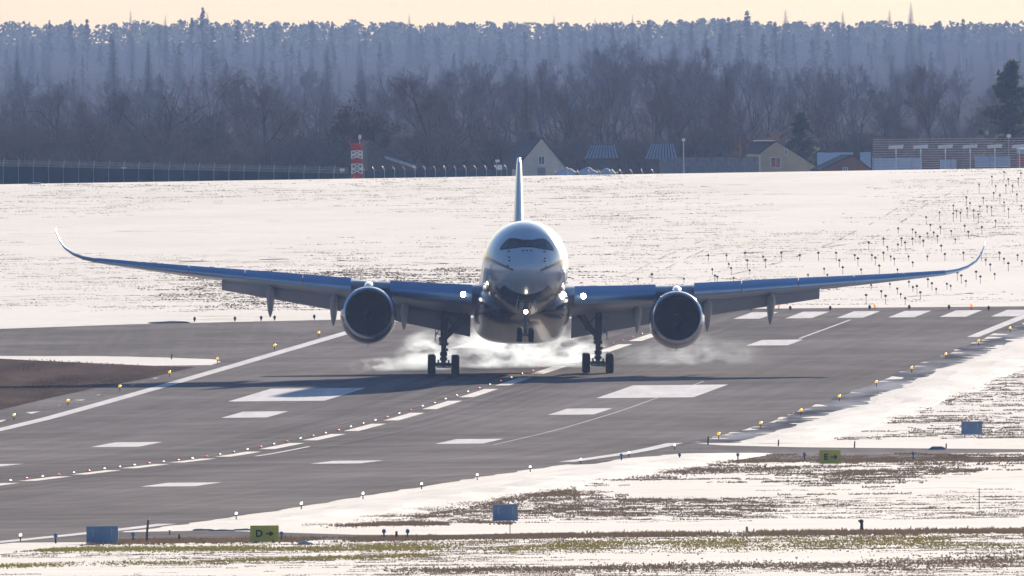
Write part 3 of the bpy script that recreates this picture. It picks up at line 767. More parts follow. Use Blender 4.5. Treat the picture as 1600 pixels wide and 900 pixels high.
def pine(seed, h, w, base=0.45, clumps=36):
    r = random.Random(seed); T = MB(); K = MB()
    T.tube([(0, 0, -0.2), (r.uniform(-.3, .3), 0, h*0.5), (r.uniform(-.3, .3), 0, h*0.96)], [0.17, 0.12, 0.04], 6)
    for i in range(clumps):
        q = r.random()**0.8; z = h*(base+(0.97-base)*q); a = r.uniform(0, 6.3); rad = w*0.5*(1-0.94*q**1.25)*r.uniform(0.15, 1.0)
        c = Vector((math.cos(a)*rad, math.sin(a)*rad, z)); T.tube([(0, 0, z-0.35*rad-0.1), c], [0.05, 0.02], 3, 0, False)
        s = (r.uniform(0.35, 1.0)*w*0.12+0.2)*(1-0.6*q)
        for _ in range(34):
            v = Vector((r.gauss(0, 1), r.gauss(0, 1), r.gauss(0, 0.62))); v = v.normalized()*s*r.random()**0.4
            v.z *= 0.7; p = c+v; l = r.uniform(0.16, 0.42); d1 = Vector((r.gauss(0, 1), r.gauss(0, 1), r.gauss(0, 1)+0.6)).normalized()*l; d2 = perp(d1.normalized(), r)*l*0.6
            K.face([K.add([p-d2, p+d2, p+d1])+j for j in range(3)])
    return T.mesh('trunk', [M['bark']], 0), K.mesh('crown', [M['needle']], 0)
def tree(name, pr, loc, label, cat='tree', group=None, sc=1.0, rz=0.0, sxy=1.0):
    e = empty(name, loc, rz); e.scale = (sc*sxy, sc*sxy, sc)
    link('trunk', pr[0], e); link('crown', pr[1], e)
    return tag(e, label, cat, group)
def at_ground(x, D):
    X = (unroll(x, 200)[0]-800)*D/FPX; return Vector((X, D-D0, gz(X, D-D0)))
def top_scale(x, ytop, D, h):
    p = at_ground(x, D); return p, (at(x, ytop, D).z-p.z)/h

WIDE = dict(clear=0.22, spread=0.95, up=0.35, r0=0.30)
TALL = dict(clear=0.30, spread=0.55, up=0.55, r0=0.22)
PB = [proto_bare(1, 16, **WIDE), proto_bare(2, 16, **TALL), proto_bare(3, 16, clear=0.25, spread=0.75, up=0.5, r0=0.26),
      proto_bare(4, 16, clear=0.35, spread=0.45, up=0.6, r0=0.20), proto_bare(5, 16, clear=0.15, spread=0.8, up=0.45, r0=0.24, stems=2, kids=(5, 4, 4))]
P_birch = proto_bare(6, 17, bark='bark_pale', clear=0.40, spread=0.62, up=0.3, r0=0.16, twl=1.2)
P_oak = proto_bare(7, 9, m_='twig_brown', clear=0.25, spread=0.9, up=0.2, r0=0.22, leafy=0.8)
P_shrub = [proto_bare(8, 5, clear=0.05, spread=0.8, up=0.5, r0=0.07, stems=4, kids=(4, 4, 3), twl=0.6, twn=7), proto_bare(9, 5, clear=0.05, spread=0.6, up=0.7, r0=0.07, stems=4, kids=(4, 4, 3), twl=0.7, twn=7)]
P_gold = proto_bare(10, 5, m_='twig_gold', bark='bark', clear=0.05, spread=0.7, up=0.5, r0=0.06, stems=4, kids=(4, 4, 3), twl=0.6, twn=7)
SPR = [spruce(31, 16, 4.6), spruce(32, 16, 3.6), spruce(33, 16, 5.4, 0.18)]
PIN = [pine(41, 18, 5.5, 0.15, 80), pine(42, 18, 6.2, 0.2, 84), pine(43, 18, 4.6, 0.25, 70), pine(44, 18, 6.8, 0.15, 90)]
P_yew = pine(45, 10, 7.5, 0.12, 120)

# trees that stand out one by one: centre, top row, distance
feature = [
 ('bare_tree', PB[0], 90, 104, 5720, 1.0, 'bare many-limbed tree with spreading twin crown at far left'),
 ('bare_tree', PB[4], 235, 108, 5700, 1.25, 'broad dark bare tree left of the tall birch behind the fence'),
 ('bare_tree', PB[2], 185, 128, 5760, 1.1, 'low dark bare tree left of the broad dark crown'),
 ('birch_tree', P_birch, 338, 60, 5680, 1.0, 'tall slender pale stemmed birch behind the left fence'),
 ('bare_tree', PB[0], 412, 92, 5740, 1.05, 'bare fan shaped tree with upswept limbs right of the tall birch'),
 ('oak_tree', P_oak, 552, 152, 5620, 1.05, 'round crowned brown leaved tree behind the red and white tower'),
 ('bare_tree', PB[2], 678, 100, 5660, 1.05, 'large dark bare tree left of the cream gabled house'),
 ('bare_tree', PB[1], 700, 128, 5700, 1.0, 'slim bare tree leaning beside the large bare tree'),
 ('spruce_tree', SPR[1], 823, 112, 5700, 0.9, 'single dark narrow spruce directly above the cream house'),
 ('spruce_tree', SPR[0], 513, 68, 9400, 1.0, 'hazy pointed spruce rising right of the fan shaped bare tree'),
 ('spruce_tree', SPR[2], 566, 86, 9400, 1.0, 'hazy broader spruce right of the pointed spruce'),
 ('spruce_tree', SPR[2], 178, 58, 9400, 1.0, 'hazy spruce above the low dark bare tree at left'),
 ('spruce_tree', SPR[1], 233, 62, 9400, 1.0, 'thin hazy spruce above the broad dark bare tree'),
 ('spruce_tree', SPR[0], 28, 68, 9400, 1.0, 'hazy spruce close to the left picture edge'),
 ('bare_tree', PB[3], 1462, 86, 5900, 1.0, 'twiggy bare tree above the antenna wires at right'),
 ('pine_tree', P_yew, 1252, 172, 5640, 1.0, 'rounded dark evergreen behind the ochre house'),
 ('pine_tree', P_yew, 1580, 92, 5680, 1.05, 'large dark evergreen at the right picture edge'),
 ('bare_tree', PB[3], 1140, 150, 5850, 1.0, 'thin dark bare tree between cream and ochre houses'),
 ('straw_shrub', P_gold, 1190, 196, 5600, 1.0, 'straw coloured bush glowing above the ochre house chimney'),
 ('straw_shrub', P_gold, 1150, 208, 5600, 1.0, 'straw coloured bush left of the ochre house roof'),
]
HH = {id(PB[i]): 16 for i in range(5)}; HH.update({id(P_birch): 17, id(P_oak): 9, id(P_yew): 10, id(P_gold): 5}); HH.update({id(s): 16 for s in SPR})
rt = random.Random(77)
for nm, pr, x, yt, D, sxy, lb in feature:
    p, sc = top_scale(x, yt, D, HH[id(pr)]); tree(nm, pr, p, lb, 'tree' if 'shrub' not in nm else 'shrub', None, sc, rt.uniform(0, 6), sxy)
# the bare wood behind the village
def skyline(x):   # ragged top of the bare wood, in rows of the photograph
    tab = [(-150, 100), (60, 108), (180, 112), (300, 100), (430, 100), (520, 118), (600, 92), (700, 85), (800, 84), (900, 66), (960, 58), (1060, 60), (1200, 74), (1330, 88), (1440, 96), (1520, 112), (1750, 105)]
    return interp(tab, x, 1)
cb = cc = 0
for row, (D, cnt, add) in enumerate([(5830, 40, 66), (6300, 42, 44), (7000, 46, 24), (7900, 50, 6), (9000, 54, -6)]):
    for i in range(cnt):
        x = -140+1880*(i+rt.uniform(0.05, 0.95))/cnt; d = D+rt.uniform(-150, 150)
        yt = skyline(x)+add+rt.uniform(-10, 26)
        pr = PB[rt.choice([1, 2, 3, 3, 1, 4, 0])]
        p, sc = top_scale(x, yt, d, 16)
        lb = 'slender bare tree among the crowded purple grey winter wood behind the village'
        if row == 0 and 0 < x < 1600: cb += 1; lb = f'slender bare tree in the front row of the wood, {ordinal(cb)} from the left'
        tree('bare_tree', pr, p, lb, 'tree', 'bare trees of the wood', sc, rt.uniform(0, 6), rt.uniform(0.8, 1.15))
# shrubs along the wood edge
for i in range(90):
    x = -140+1880*(i+rt.uniform(0, 1))/90; d = rt.uniform(5560, 5720) if not (800 < x < 1330) else rt.uniform(5660, 5760)
    p, sc = top_scale(x, rt.uniform(185, 240) if x > 450 else rt.uniform(170, 225), d, 5)
    tree('bare_shrub', P_shrub[i % 2], p, 'dense bare twiggy shrub in the dark hedge at the wood edge', 'shrub', 'shrubs at the wood edge', sc, rt.uniform(0, 6), 1.5)
# conifers on the skyline
def sky2(x):
    tab = [(-150, 34), (0, 36), (120, 30), (230, 28), (320, 22), (400, 30), (470, 30), (560, 36), (700, 32), (800, 30), (900, 24), (1000, 22), (1100, 20), (1200, 18), (1330, 20), (1420, 22), (1480, 36), (1600, 34), (1750, 30)]
    return interp(tab, x, 1)
for row, (D, cnt, add) in enumerate([(13600, 52, 70), (14900, 54, 46), (16300, 56, 22), (17500, 62, 2)]):
    for i in range(cnt):
        x = -140+1880*(i+rt.uniform(0.05, 0.95))/cnt; d = D+rt.uniform(-250, 250)
        yt = sky2(x)+add+rt.uniform(-13, 24)-16*noise.noise((x*0.012, row*3.3, 0))
        k = rt.random(); pr, hh = (SPR[rt.randrange(3)], 16) if k < 0.4 else (PIN[rt.randrange(4)], 18)
        p, sc = top_scale(x, yt, d, hh)
        lb = 'hazy blue green conifer of the far forest below the skyline'
        if row == 3: lb = 'hazy conifer of the skyline outside the picture edge'
        if row == 3 and 0 < x < 1600: cc += 1; lb = f'hazy conifer forming the skyline, {ordinal(cc)} from the left'
        tree('conifer_tree', pr, p, lb, 'tree', 'conifers of the far forest', sc, rt.uniform(0, 6), rt.uniform(0.9, 1.2))
p, sc = top_scale(1425, 3, 17000, 16); tree('spruce_tree', SPR[0], p, 'tallest skyline conifer poking up at the upper right', 'tree', None, sc, 1)
p, sc = top_scale(318, 9, 17000, 18); tree('pine_tree', PIN[2], p, 'skyline pine poking up at the upper left', 'tree', None, sc, 1)
# farthest wooded ridge: one mass of ragged crowns
mb = MB(); r = random.Random(9)
for i in range(900):
    x = r.uniform(-300, 1900); D = r.uniform(19600, 20600); g = at_ground(x, D)
    yt = 31+9*noise.noise((x*0.005, 3, 0))+3*noise.noise((x*0.03, 9, 0))+r.uniform(0, 16)
    zt = at(x, yt, D).z; w = r.uniform(2.0, 4.5)
    for q in range(40):
        v = r.random(); z_ = zt-(zt-g.z)*0.75*v; s = w*(0.25+0.9*v**0.6); px_ = g.x+r.uniform(-s, s); l = r.uniform(0.4, 1.0)
        b = mb.add([(px_-l, g.y+r.uniform(-2, 2), z_-r.uniform(0.3, 1.2)), (px_+l, g.y+r.uniform(-2, 2), z_-r.uniform(0.3, 1.2)), (px_+r.uniform(-.6, .6), g.y, z_+0.3)]); mb.face((b, b+1, b+2))
tag(mb.build('far_wood', M['needle'], None, 0), 'pale distant wooded ridge on the horizon', kind='stuff')
# undergrowth filling the wood
mb = MB(); r = random.Random(19)
for i in range(15000):
    x = r.uniform(-200, 1800); D = r.choice((5740, 5800, 5900, 6100, 6400))+r.uniform(-60, 60); g = at_ground(x, D)
    h = r.uniform(1.5, 7.0); l = r.uniform(-0.5, 0.5); w = r.uniform(0.05, 0.12)
    b = mb.add([(g.x-w, g.y, g.z), (g.x+w, g.y, g.z), (g.x+l*h*0.4, g.y+l, g.z+h)]); mb.face((b, b+1, b+2))
    for _ in range(3):
        q = r.uniform(0.3, 0.95); c = Vector((g.x+l*h*0.4*q, g.y+l*q, g.z+h*q)); thin(mb, c, c+Vector((r.uniform(-.9, .9), r.uniform(-.5, .5), r.uniform(0.2, 1.2))), 0.06)
tag(mb.build('undergrowth', M['twig'], None, 0), 'tangle of saplings and brush filling the bare wood', kind='stuff')

# ------------------------------------------------------------------ village behind the crest
def house(name, label, xl, xr, ybase_px, prof, D, depth, rot, wall, roof, roof_th=0.16, over=0.25, snow=None):
    """prof: front outline in photograph pixels (left wall top, apex, right wall top); the gable faces the camera"""
    px = lambda x, y: at(x, y, D)
    c = px(0.5*(xl+xr), ybase_px); g = gz(c.x, c.y)
    t = empty(name, (c.x, c.y, g), rot)
    P = [(px(x, y).x-c.x, px(x, y).z-g) for x, y in prof]     # local x, z
    ol = [(P[0][0], -0.2)]+P+[(P[-1][0], -0.2)]
    mb = MB(); n = len(ol)
    a = mb.add([(x, 0, z) for x, z in ol]); b = mb.add([(x, depth, z) for x, z in ol])
    mb.face([a+i for i in range(n)]); mb.face([b+i for i in range(n)][::-1])
    for i in range(n): mb.face((a+i, a+(i+1) % n, b+(i+1) % n, b+i))
    w = mb.build('wall', M[wall], t, 30)
    for i in range(len(P)-1):
        (x0, z0), (x1, z1) = P[i], P[i+1]
        d = Vector((x1-x0, 0, z1-z0)).normalized(); nn = Vector((-d.z, 0, d.x))
        e0 = Vector((x0, 0, z0))-d*(over if i == 0 else 0.0)+nn*0.01; e1 = Vector((x1, 0, z1))+d*(over if i == len(P)-2 else 0.0)+nn*0.01
        mb = MB(); ring = lambda y: [e0+Vector((0, y, 0)), e1+Vector((0, y, 0)), e1+Vector((0, y, 0))+nn*roof_th, e0+Vector((0, y, 0))+nn*roof_th]
        mb.loft([ring(-over), ring(depth+over)])
        rf = mb.build('roof', M[roof], t, 30)
        if snow:
            mb = MB(); ring = lambda y: [e0+Vector((0, y, 0))+nn*(roof_th+0.005)+d*0.3, e1+Vector((0, y, 0))+nn*(roof_th+0.005)-d*0.1, e1+Vector((0, y, 0))+nn*(roof_th+snow)-d*0.1, e0+Vector((0, y, 0))+nn*(roof_th+snow)+d*0.5]
            mb.loft([ring(0.1), ring(depth-0.2)]); mb.build('snow_cover', M['snow_roof'], rf, 30)
    tag(t, label, 'house'); t['_w'] = 1
    del t['_w']
    return t, (lambda x, y: (px(x, y).x-c.x, px(x, y).z-g)), w
def window(t, xz0, xz1, depth_y=-0.02):
    (x0, z1), (x1, z0) = xz0, xz1
    mb = MB(); mb.box((x0+x1)/2, depth_y, (z0+z1)/2, abs(x1-x0), 0.06, abs(z1-z0)); w = mb.build('window', M['glassdark'], t, 30)
    f = MB(); W, H, cx, cz = abs(x1-x0), abs(z1-z0), (x0+x1)/2, (z0+z1)/2
    for sx in (-1, 1): f.box(cx+sx*W/2, depth_y-0.03, cz, 0.09, 0.08, H+0.1)
    for sz in (-1, 1): f.box(cx, depth_y-0.03, cz+sz*H/2, W-0.1, 0.078, 0.09)
    f.box(cx, depth_y-0.03, cz, 0.06, 0.07, H-0.1); f.build('frame', M['white'], w, 30)
def chimney(t, x, y, z0, z1, s=0.55, m_='brick'):
    mb = MB(); mb.box(x, y, (z0+z1)/2, s, s, z1-z0); mb.box(x, y, z1+0.06, s+0.14, s+0.14, 0.12); mb.build('chimney', M[m_], t, 30)
t, L, w = house('gabled_house', 'cream gabled house with dark roof just right of the tail fin', 812, 884, 285, [(806, 262), (846, 216), (886, 264)], 5450, 9.0, R(13), 'cream', 'roof_dark', 0.14, 0.25)
window(t, L(841, 244), L(851, 257)); 
mb = MB(); a = L(840, 262); b = L(852, 276); mb.box((a[0]+b[0])/2, -0.03, (a[1]+b[1])/2, b[0]-a[0], 0.06, a[1]-b[1]); mb.build('door', M['grey_wall'], t, 30)
x, z = L(846, 214); chimney(t, x-0.1, 5.0, z-0.6, z+0.55, 0.5, 'wood')
mb = MB(); mb.tube([(x+0.3, 0.6, z), (x+0.55, 0.6, z+1.1)], [0.03, 0.02], 5); mb.build('aerial', M['wire'], t)
t, L, w = house('ochre_house', 'ochre plastered house with long right roof slope and dark left wall', 1185, 1290, 280, [(1185, 240), (1212, 221), (1292, 270)], 5420, 9.0, R(15), 'yellow_wall', 'roof_dark', 0.12, 0.15)
window(t, L(1203, 246), L(1219, 262)); window(t, L(1225, 233), L(1230, 242)); window(t, L(1267, 263), L(1275, 270))
x, z = L(1180, 236); chimney(t, x, 6.5, z-1.0, z+1.6, 0.6)
mb = MB(); x, z = L(1212, 221); mb.box(x-0.25, 4.5, z+0.10, 0.7, 8.6, 0.14); mb.build('snow_ridge_cap', M['snow_roof'], t, 30)
mb = MB(); x0, z0 = L(1186, 242); mb.box(x0-0.06, -0.05, z0*0.5, 0.12, 0.12, z0); mb.build('downpipe', M['white'], t, 30)
t, L, w = house('brick_house', 'low brown brick house with dark chimney and snowy neighbour roof behind', 1300, 1362, 283, [(1282, 266), (1332, 243), (1364, 268)], 5400, 7.0, R(10), 'brick', 'roof_dark', 0.14, 0.15)
window(t, L(1317, 262), L(1324, 269)); x, z = L(1340, 240); chimney(t, x, 0.6, z-1.8, z+0.75, 0.75, 'wood')
# snow covered roofs seen from the gutter side (their shaded slope faces us)
def snowroof(label, xl, xr, yt, yb, D, wall='grey_wall'):
    c = at(0.5*(xl+xr), yb, D); g = gz(c.x, c.y); t = empty('snow_roofed_shed', (c.x, c.y, g)); W = (xr-xl)*D/FPX
    zb = c.z-g; zt = at(xl, yt, D).z-g
    mb = MB(); mb.box(0, 2.6, zb/2-0.1, W-0.4, 5.0, zb+0.1); mb.build('wall', M[wall], t, 30)
    mb = MB(); mb.loft([[(-W/2, 0, zb), (-W/2, 2.6, zt), (-W/2, 5.2, zb), (-W/2, 5.2, zb-0.12), (-W/2, 2.6, zt-0.14), (-W/2, 0, zb-0.12)], [(W/2, 0, zb), (W/2, 2.6, zt), (W/2, 5.2, zb), (W/2, 5.2, zb-0.12), (W/2, 2.6, zt-0.14), (W/2, 0, zb-0.12)]])
    rf = mb.build('roof', M['roof_dark'], t, 30)
    mb = MB(); rings = []; r = random.Random(int(xl))
    for i in range(13):
        x = -W/2+0.08+(W-0.16)*i/12; k = 0.16+r.uniform(0, 0.10)
        rings.append([(x, 0.1, zb+0.02), (x, 0.06, zb+0.12), (x, 1.4, zb+(zt-zb)*0.54+k), (x, 2.6, zt+k), (x, 3.8, zb+(zt-zb)*0.54+k), (x, 5.1, zb+0.1), (x, 2.6, zt+0.01)])
    mb.loft(rings); mb.build('snow_cover', M['snow_roof'], rf, 40)
    tag(t, label, 'shed')
snowroof('snow covered roof in blue shade behind the brick house', 1276, 1362, 241, 266, 5480)
snowroof('long snow covered roof in blue shade right of the brick house', 1362, 1442, 250, 272, 5300)
snowroof('short snow covered roof in blue shade below the antennas', 1468, 1496, 252, 272, 5300)
snowroof('snowy low roof beside the reddish building at far right', 1522, 1580, 247, 262, 5250, 'wood')
snowroof('reddish building with snow on top at the right edge', 1588, 1680, 233, 240, 5250, 'red')
def sheetroof(label, xl, xr, yt, yb, D, hip=10):
    c = at(0.5*(xl+xr), yb, D); g = gz(c.x, c.y); t = empty('corrugated_barn', (c.x, c.y, g)); W = (xr-xl)*D/FPX; zb = c.z-g; zt = at(xl, yt, D).z-g
    mb = MB(); mb.box(0, 3.1, zb/2-0.1, W-0.6, 6.0, zb+0.1); mb.build('wall', M['wood'], t, 30)
    nst = int(W/0.42); h = hip*D/FPX
    for i in range(nst):
        x0 = -W/2+W*i/nst; x1 = -W/2+W*(i+0.62)/nst; kx = (W-1.6*h)/W
        mb = MB(); e = 0.05
        ring = lambda x, xk: [(x, 0, zb), (xk, 3.1, zt), (xk, 3.1, zt+e), (x, 0, zb+e)]
        mb.loft([ring(x0, x0*kx+h*0.2), ring(x1, x1*kx+h*0.2)]); mb.build('roof_sheet', M['roof_sheet'], t, 30)
    mb = MB(); b = mb.add([(-W/2, 0.02, zb-0.02), (W/2, 0.02, zb-0.02), (W/2*(W-1.6*h)/W+h*.2, 3.1, zt-0.02), (-W/2*(W-1.6*h)/W+h*.2, 3.1, zt-0.02), (W/2, 6.2, zb-0.02), (-W/2, 6.2, zb-0.02)])
    mb.face((b, b+1, b+2, b+3)); mb.face((b+3, b+2, b+4, b+5)); mb.face((b, b+3, b+5)); mb.face((b+1, b+4, b+2)); mb.build('roof', M['roof_dark'], t, 30)
    tag(t, label, 'barn')
sheetroof('corrugated roof barn right of the cream house', 914, 968, 228, 247, 5560)
sheetroof('second corrugated roof barn left of the lamp mast', 1008, 1060, 226, 248, 5560)
# dark barn at the left with a long sloping roof
t, L, w = house('dark_barn', 'dark timber barn with long sloping roof right of the red and white tower', 560, 655, 290, [(574, 226), (580, 221), (660, 268)], 5500, 8.0, R(8), 'wood', 'roof_dark', 0.12, 0.2)
mb = MB(); a = L(600, 246); b = L(650, 262); d = Vector((b[0]-a[0], 0, b[1]-a[1])); mb.loft([[(a[0], -0.8, a[1]), (a[0], -0.3, a[1]+0.3), (a[0], -0.3, a[1]+0.18), (a[0], -0.8, a[1]-0.12)], [(b[0], -0.8, b[1]), (b[0], -0.3, b[1]+0.3), (b[0], -0.3, b[1]+0.18), (b[0], -0.8, b[1]-0.12)]])
mb.build('lean_to_roof', M['roof_sheet'], t, 30); x, z = L(596, 214); chimney(t, x, 3, z-0.8, z+0.3, 0.7, 'wood')
# grey block wall between houses
def boardwall(name, label, xl, xr, yt, D, m_, step, cat='wall'):
    a = at(xl, yt, D); b = at(xr, yt, D); c = (a+b)/2; g = gz(c.x, c.y); W = b.x-a.x; h = c.z-g
    t = tag(empty(name, (c.x, c.y, g)), label, cat); n = max(2, int(W/step)); r = random.Random(int(xl)); 
    mm = [MB(), MB()]
    for k_, q in enumerate(mm): q.box(0, 0, h/2-0.1, W/n-0.03, 0.12, h+0.2)
    ms = [q.mesh('panel', M[m_], 30) for q in mm]
    for i in range(n): link('panel', ms[0], t, (-W/2+W*(i+0.5)/n, r.uniform(-0.03, 0.03), r.uniform(-0.08, 0.05)))
    return t, W, h
boardwall('garden_wall', 'grey blue panel wall between cream and ochre houses', 1030, 1186, 246, 5350, 'grey_wall', 1.6)
# snow covered heaps beside the cream house
for j, (xl, xr, yt, lb) in enumerate([(868, 902, 262, 'rounded snow covered tunnel just right of the cream house'), (900, 936, 262, 'middle rounded snow covered tunnel right of the cream house'), (934, 964, 263, 'rightmost rounded snow covered tunnel right of the cream house')]):
    D = 5300; c = at(0.5*(xl+xr), 280, D); g = gz(c.x, c.y); W = (xr-xl)*D/FPX; h = at(xl, yt, D).z-g
    t = tag(empty('snow_tunnel', (c.x, c.y, g)), lb, 'greenhouse'); mb = MB(); rings = []
    for i in range(9):
        q = i/8; x = -W/2+W*q; k = 0.82+0.18*math.sin(math.pi*q)+0.05*noise.noise((i*0.9, j*3, 0))
        rings.append([(x, 2+2*math.cos(a), max(0.0, h*k*math.sin(a))) for a in [math.pi*m/12 for m in range(13)]])
    mb.loft(rings, closed=True); mb.build('snow_cover', M['snow_roof'], t, 50)
    mb = MB()
    for x in (-W/2-0.03, W/2+0.03): mb.tube([(x, 2+2.05*math.cos(a), h*0.88*math.sin(a)) for a in [math.pi*m/10 for m in range(11)]], [0.04]*11, 4)
    mb.build('hoop', M['post'], t)

# lattice tower, red and white
def lattice(label, xl, xr, yt, yb, D):
    c = at(0.5*(xl+xr), yb, D); g = gz(c.x, c.y); W = (xr-xl)*D/FPX; H = at(xl, yt, D).z-g
    t = tag(empty('lattice_tower', (c.x, c.y, g)), label, 'tower')
    bands = [(0, 0.2, 'white'), (0.2, 0.42, 'red'), (0.42, 0.62, 'white'), (0.62, 0.72, 'red'), (0.72, 0.88, 'white'), (0.88, 1.0, 'red')]
    for a, b, m_ in bands:
        mb = MB(); n = 2; th = 0.05
        for sx in (-1, 1):
            for sy in (-1, 1): mb.tube([(sx*W/2, sy*W/2, a*H), (sx*W/2, sy*W/2, b*H)], [0.07, 0.07], 5)
        for i in range(n):
            z0 = H*(a+(b-a)*i/n); z1 = H*(a+(b-a)*(i+1)/n)
            for sy in (-1, 1):
                mb.tube([(-W/2, sy*W/2, z0), (W/2, sy*W/2, z1)], [th, th], 4); mb.tube([(W/2, sy*W/2, z0), (-W/2, sy*W/2, z1)], [th, th], 4); mb.tube([(-W/2, sy*W/2, z1), (W/2, sy*W/2, z1)], [th, th], 4)
                mb.tube([(sy*W/2, -W/2, z0), (sy*W/2, W/2, z1)], [th, th], 4)
        if m_ == 'red': mb.box(0, 0, H*(a+b)/2, W*0.55, W*0.3, H*(b-a)*0.85)
        mb.build('tower_section', M[m_], t, 40)
    mb = MB(); mb.box(0, 0, H+0.05, W+0.4, W+0.4, 0.1); 
    for sx in (-1, 1): mb.tube([(sx*(W/2+0.15), -W/2-0.15, H+0.1), (sx*(W/2+0.15), -W/2-0.15, H+0.55)], [0.04, 0.04], 5)
    mb.tube([(-W/2-0.15, -W/2-0.15, H+0.5), (W/2+0.15, -W/2-0.15, H+0.5)], [0.03, 0.03], 5); mb.build('platform', M['red'], t, 40)
    mb = MB(); mb.tube([(W*0.3, 0, H+0.1), (W*0.3, 0, H+0.7)], [0.05, 0.05], 6); mb.lathe([(H+0.6, 0.02), (H+0.62, 0.16), (H+0.95, 0.16), (H+1.05, 0.02)], 'z', 10, 0, (W*0.3, 0, 0)); mb.build('beacon', M['white'], t, 40)
lattice('red and white lattice tower standing behind the snow crest', 550, 566, 226, 285, 4700)
def mast(name, label, x, yt, D, r, head='lamp', m_='wire'):
    p = at(x, yt, D); g = gz(p.x, p.y); h = p.z-g
    t = tag(empty(name, (p.x, p.y, g)), label, 'mast'); mb = MB(); mb.tube([(0, 0, -0.2), (0, 0, h)], [r, r*0.7], 7); mb.build('pole', M[m_], t)
    mb = MB()
    if head == 'lamp': mb.lathe([(h-0.1, 0.02), (h, 0.22), (h+0.25, 0.2), (h+0.3, 0.01)], 'z', 10)
    else: mb.box(0.1, -0.1, h-0.1, 0.5, 0.35, 0.3); mb.box(0.35, 0, h-0.9, 0.55, 0.25, 0.7)
    mb.build('lamp_head' if head == 'lamp' else 'camera_box', M['white'], t, 40)
mast('lamp_mast', 'single lamp mast between corrugated barn and ochre house', 1068, 220, 5300, 0.10)
mast('camera_mast', 'pole with white boxes behind the left fence', 192, 262, 4300, 0.05, 'box')
mast('camera_mast', 'small white pole left of the red and white tower', 533, 264, 4500, 0.05, 'box')
mast('camera_mast', 'small crook necked pole left of the cream house', 776, 250, 5000, 0.05, 'box')
mast('lamp_mast', 'tall mast rising through the antenna wires at far right', 1576, 214, 4420, 0.04)

# perimeter fence at the left: solid panels, posts, coiled wire on top
A = at(-160, 250, 4262); B = at(545, 266, 4274)
fence = tag(empty('perimeter_fence', (A.x, A.y, gz(A.x, A.y))), 'long dark green panel fence with barbed wire top at the left', 'fence')
n = 30; pm = None; o = Vector(fence.location)
for i in range(n):
    q0, q1 = i/n, (i+1)/n; a = A.lerp(B, q0); b = A.lerp(B, q1)
    a.z = at(-160+705*q0, 256+15*q0, 4262+12*q0).z; b.z = at(-160+705*q1, 256+15*q1, 4262+12*q1).z
    ga, gb = gz(a.x, a.y)-0.2, gz(b.x, b.y)-0.2
    mb = MB(); d = (b-a)*0.006
    p = [Vector((a.x, a.y, ga))+d, Vector((b.x, b.y, gb))-d, b-d, a+d]; e = Vector((0, 0.08, 0))
    k = mb.add([v-o for v in p]+[v+e-o for v in p])
    for f in ((0, 1, 2, 3), (7, 6, 5, 4), (0, 4, 5, 1), (1, 5, 6, 2), (2, 6, 7, 3), (3, 7, 4, 0)): mb.face([k+j for j in f])
    mb.build('panel', M['fence'], fence, 30)
    mb = MB(); mb.tube([Vector((a.x, a.y-0.06, ga))-o, a+Vector((0, -0.06, 0))-o, a+Vector((0.12, -0.3, 0.75))-o], [0.045, 0.045, 0.03], 5); mb.build('post', M['wire'], fence)
mb = MB(); path = []
for i in range(1500):
    q = i/1500; c = A.lerp(B, q); c.z = at(-160+705*q, 253+15*q, 4262+12*q).z; a = i*0.9
    path.append(c-o+Vector((math.cos(a)*0.12, math.cos(a)*0.2, 0.05+0.26*math.sin(a))))
for a, b in zip(path, path[1:]): thin(mb, a, b, 0.035)
for hh in (0.05, 0.32, 0.55):
    for i in range(120):
        q0, q1 = i/120, (i+1)/120; a = A.lerp(B, q0); b = A.lerp(B, q1); a.z = at(-160+705*q0, 256+15*q0, 4262+12*q0).z+hh; b.z = at(-160+705*q1, 256+15*q1, 4262+12*q1).z+hh
        mb.tube([a-o, b-o], [0.012, 0.012], 3, 0, False)
mb.build('coiled_wire', M['wire'], fence, 0)
t, W, h = boardwall('low_fence', 'low grey fence along the crest between tower and cream house', 545, 800, 266, 4950, 'fence', 1.2, 'fence')
r = random.Random(6)
for i in range(16):
    mb = MB(); x = -W/2+W*(i+0.5)/16; mb.tube([(x, -0.1, -0.1), (x, -0.1, h+0.1), (x-0.25, -0.15, h+0.5)], [0.04, 0.04, 0.03], 5); mb.build('post', M['wire'], t)
t, W, h = boardwall('low_fence', 'low dark fence in front of the snow tunnels', 880, 1030, 272, 4850, 'fence', 1.2, 'fence')
for i in range(9):
    mb = MB(); x = -W/2+W*(i+0.5)/9; mb.tube([(x, -0.1, -0.1), (x, -0.1, h+0.1), (x-0.25, -0.15, h+0.5)], [0.04, 0.04, 0.03], 5); mb.build('post', M['wire'], t)

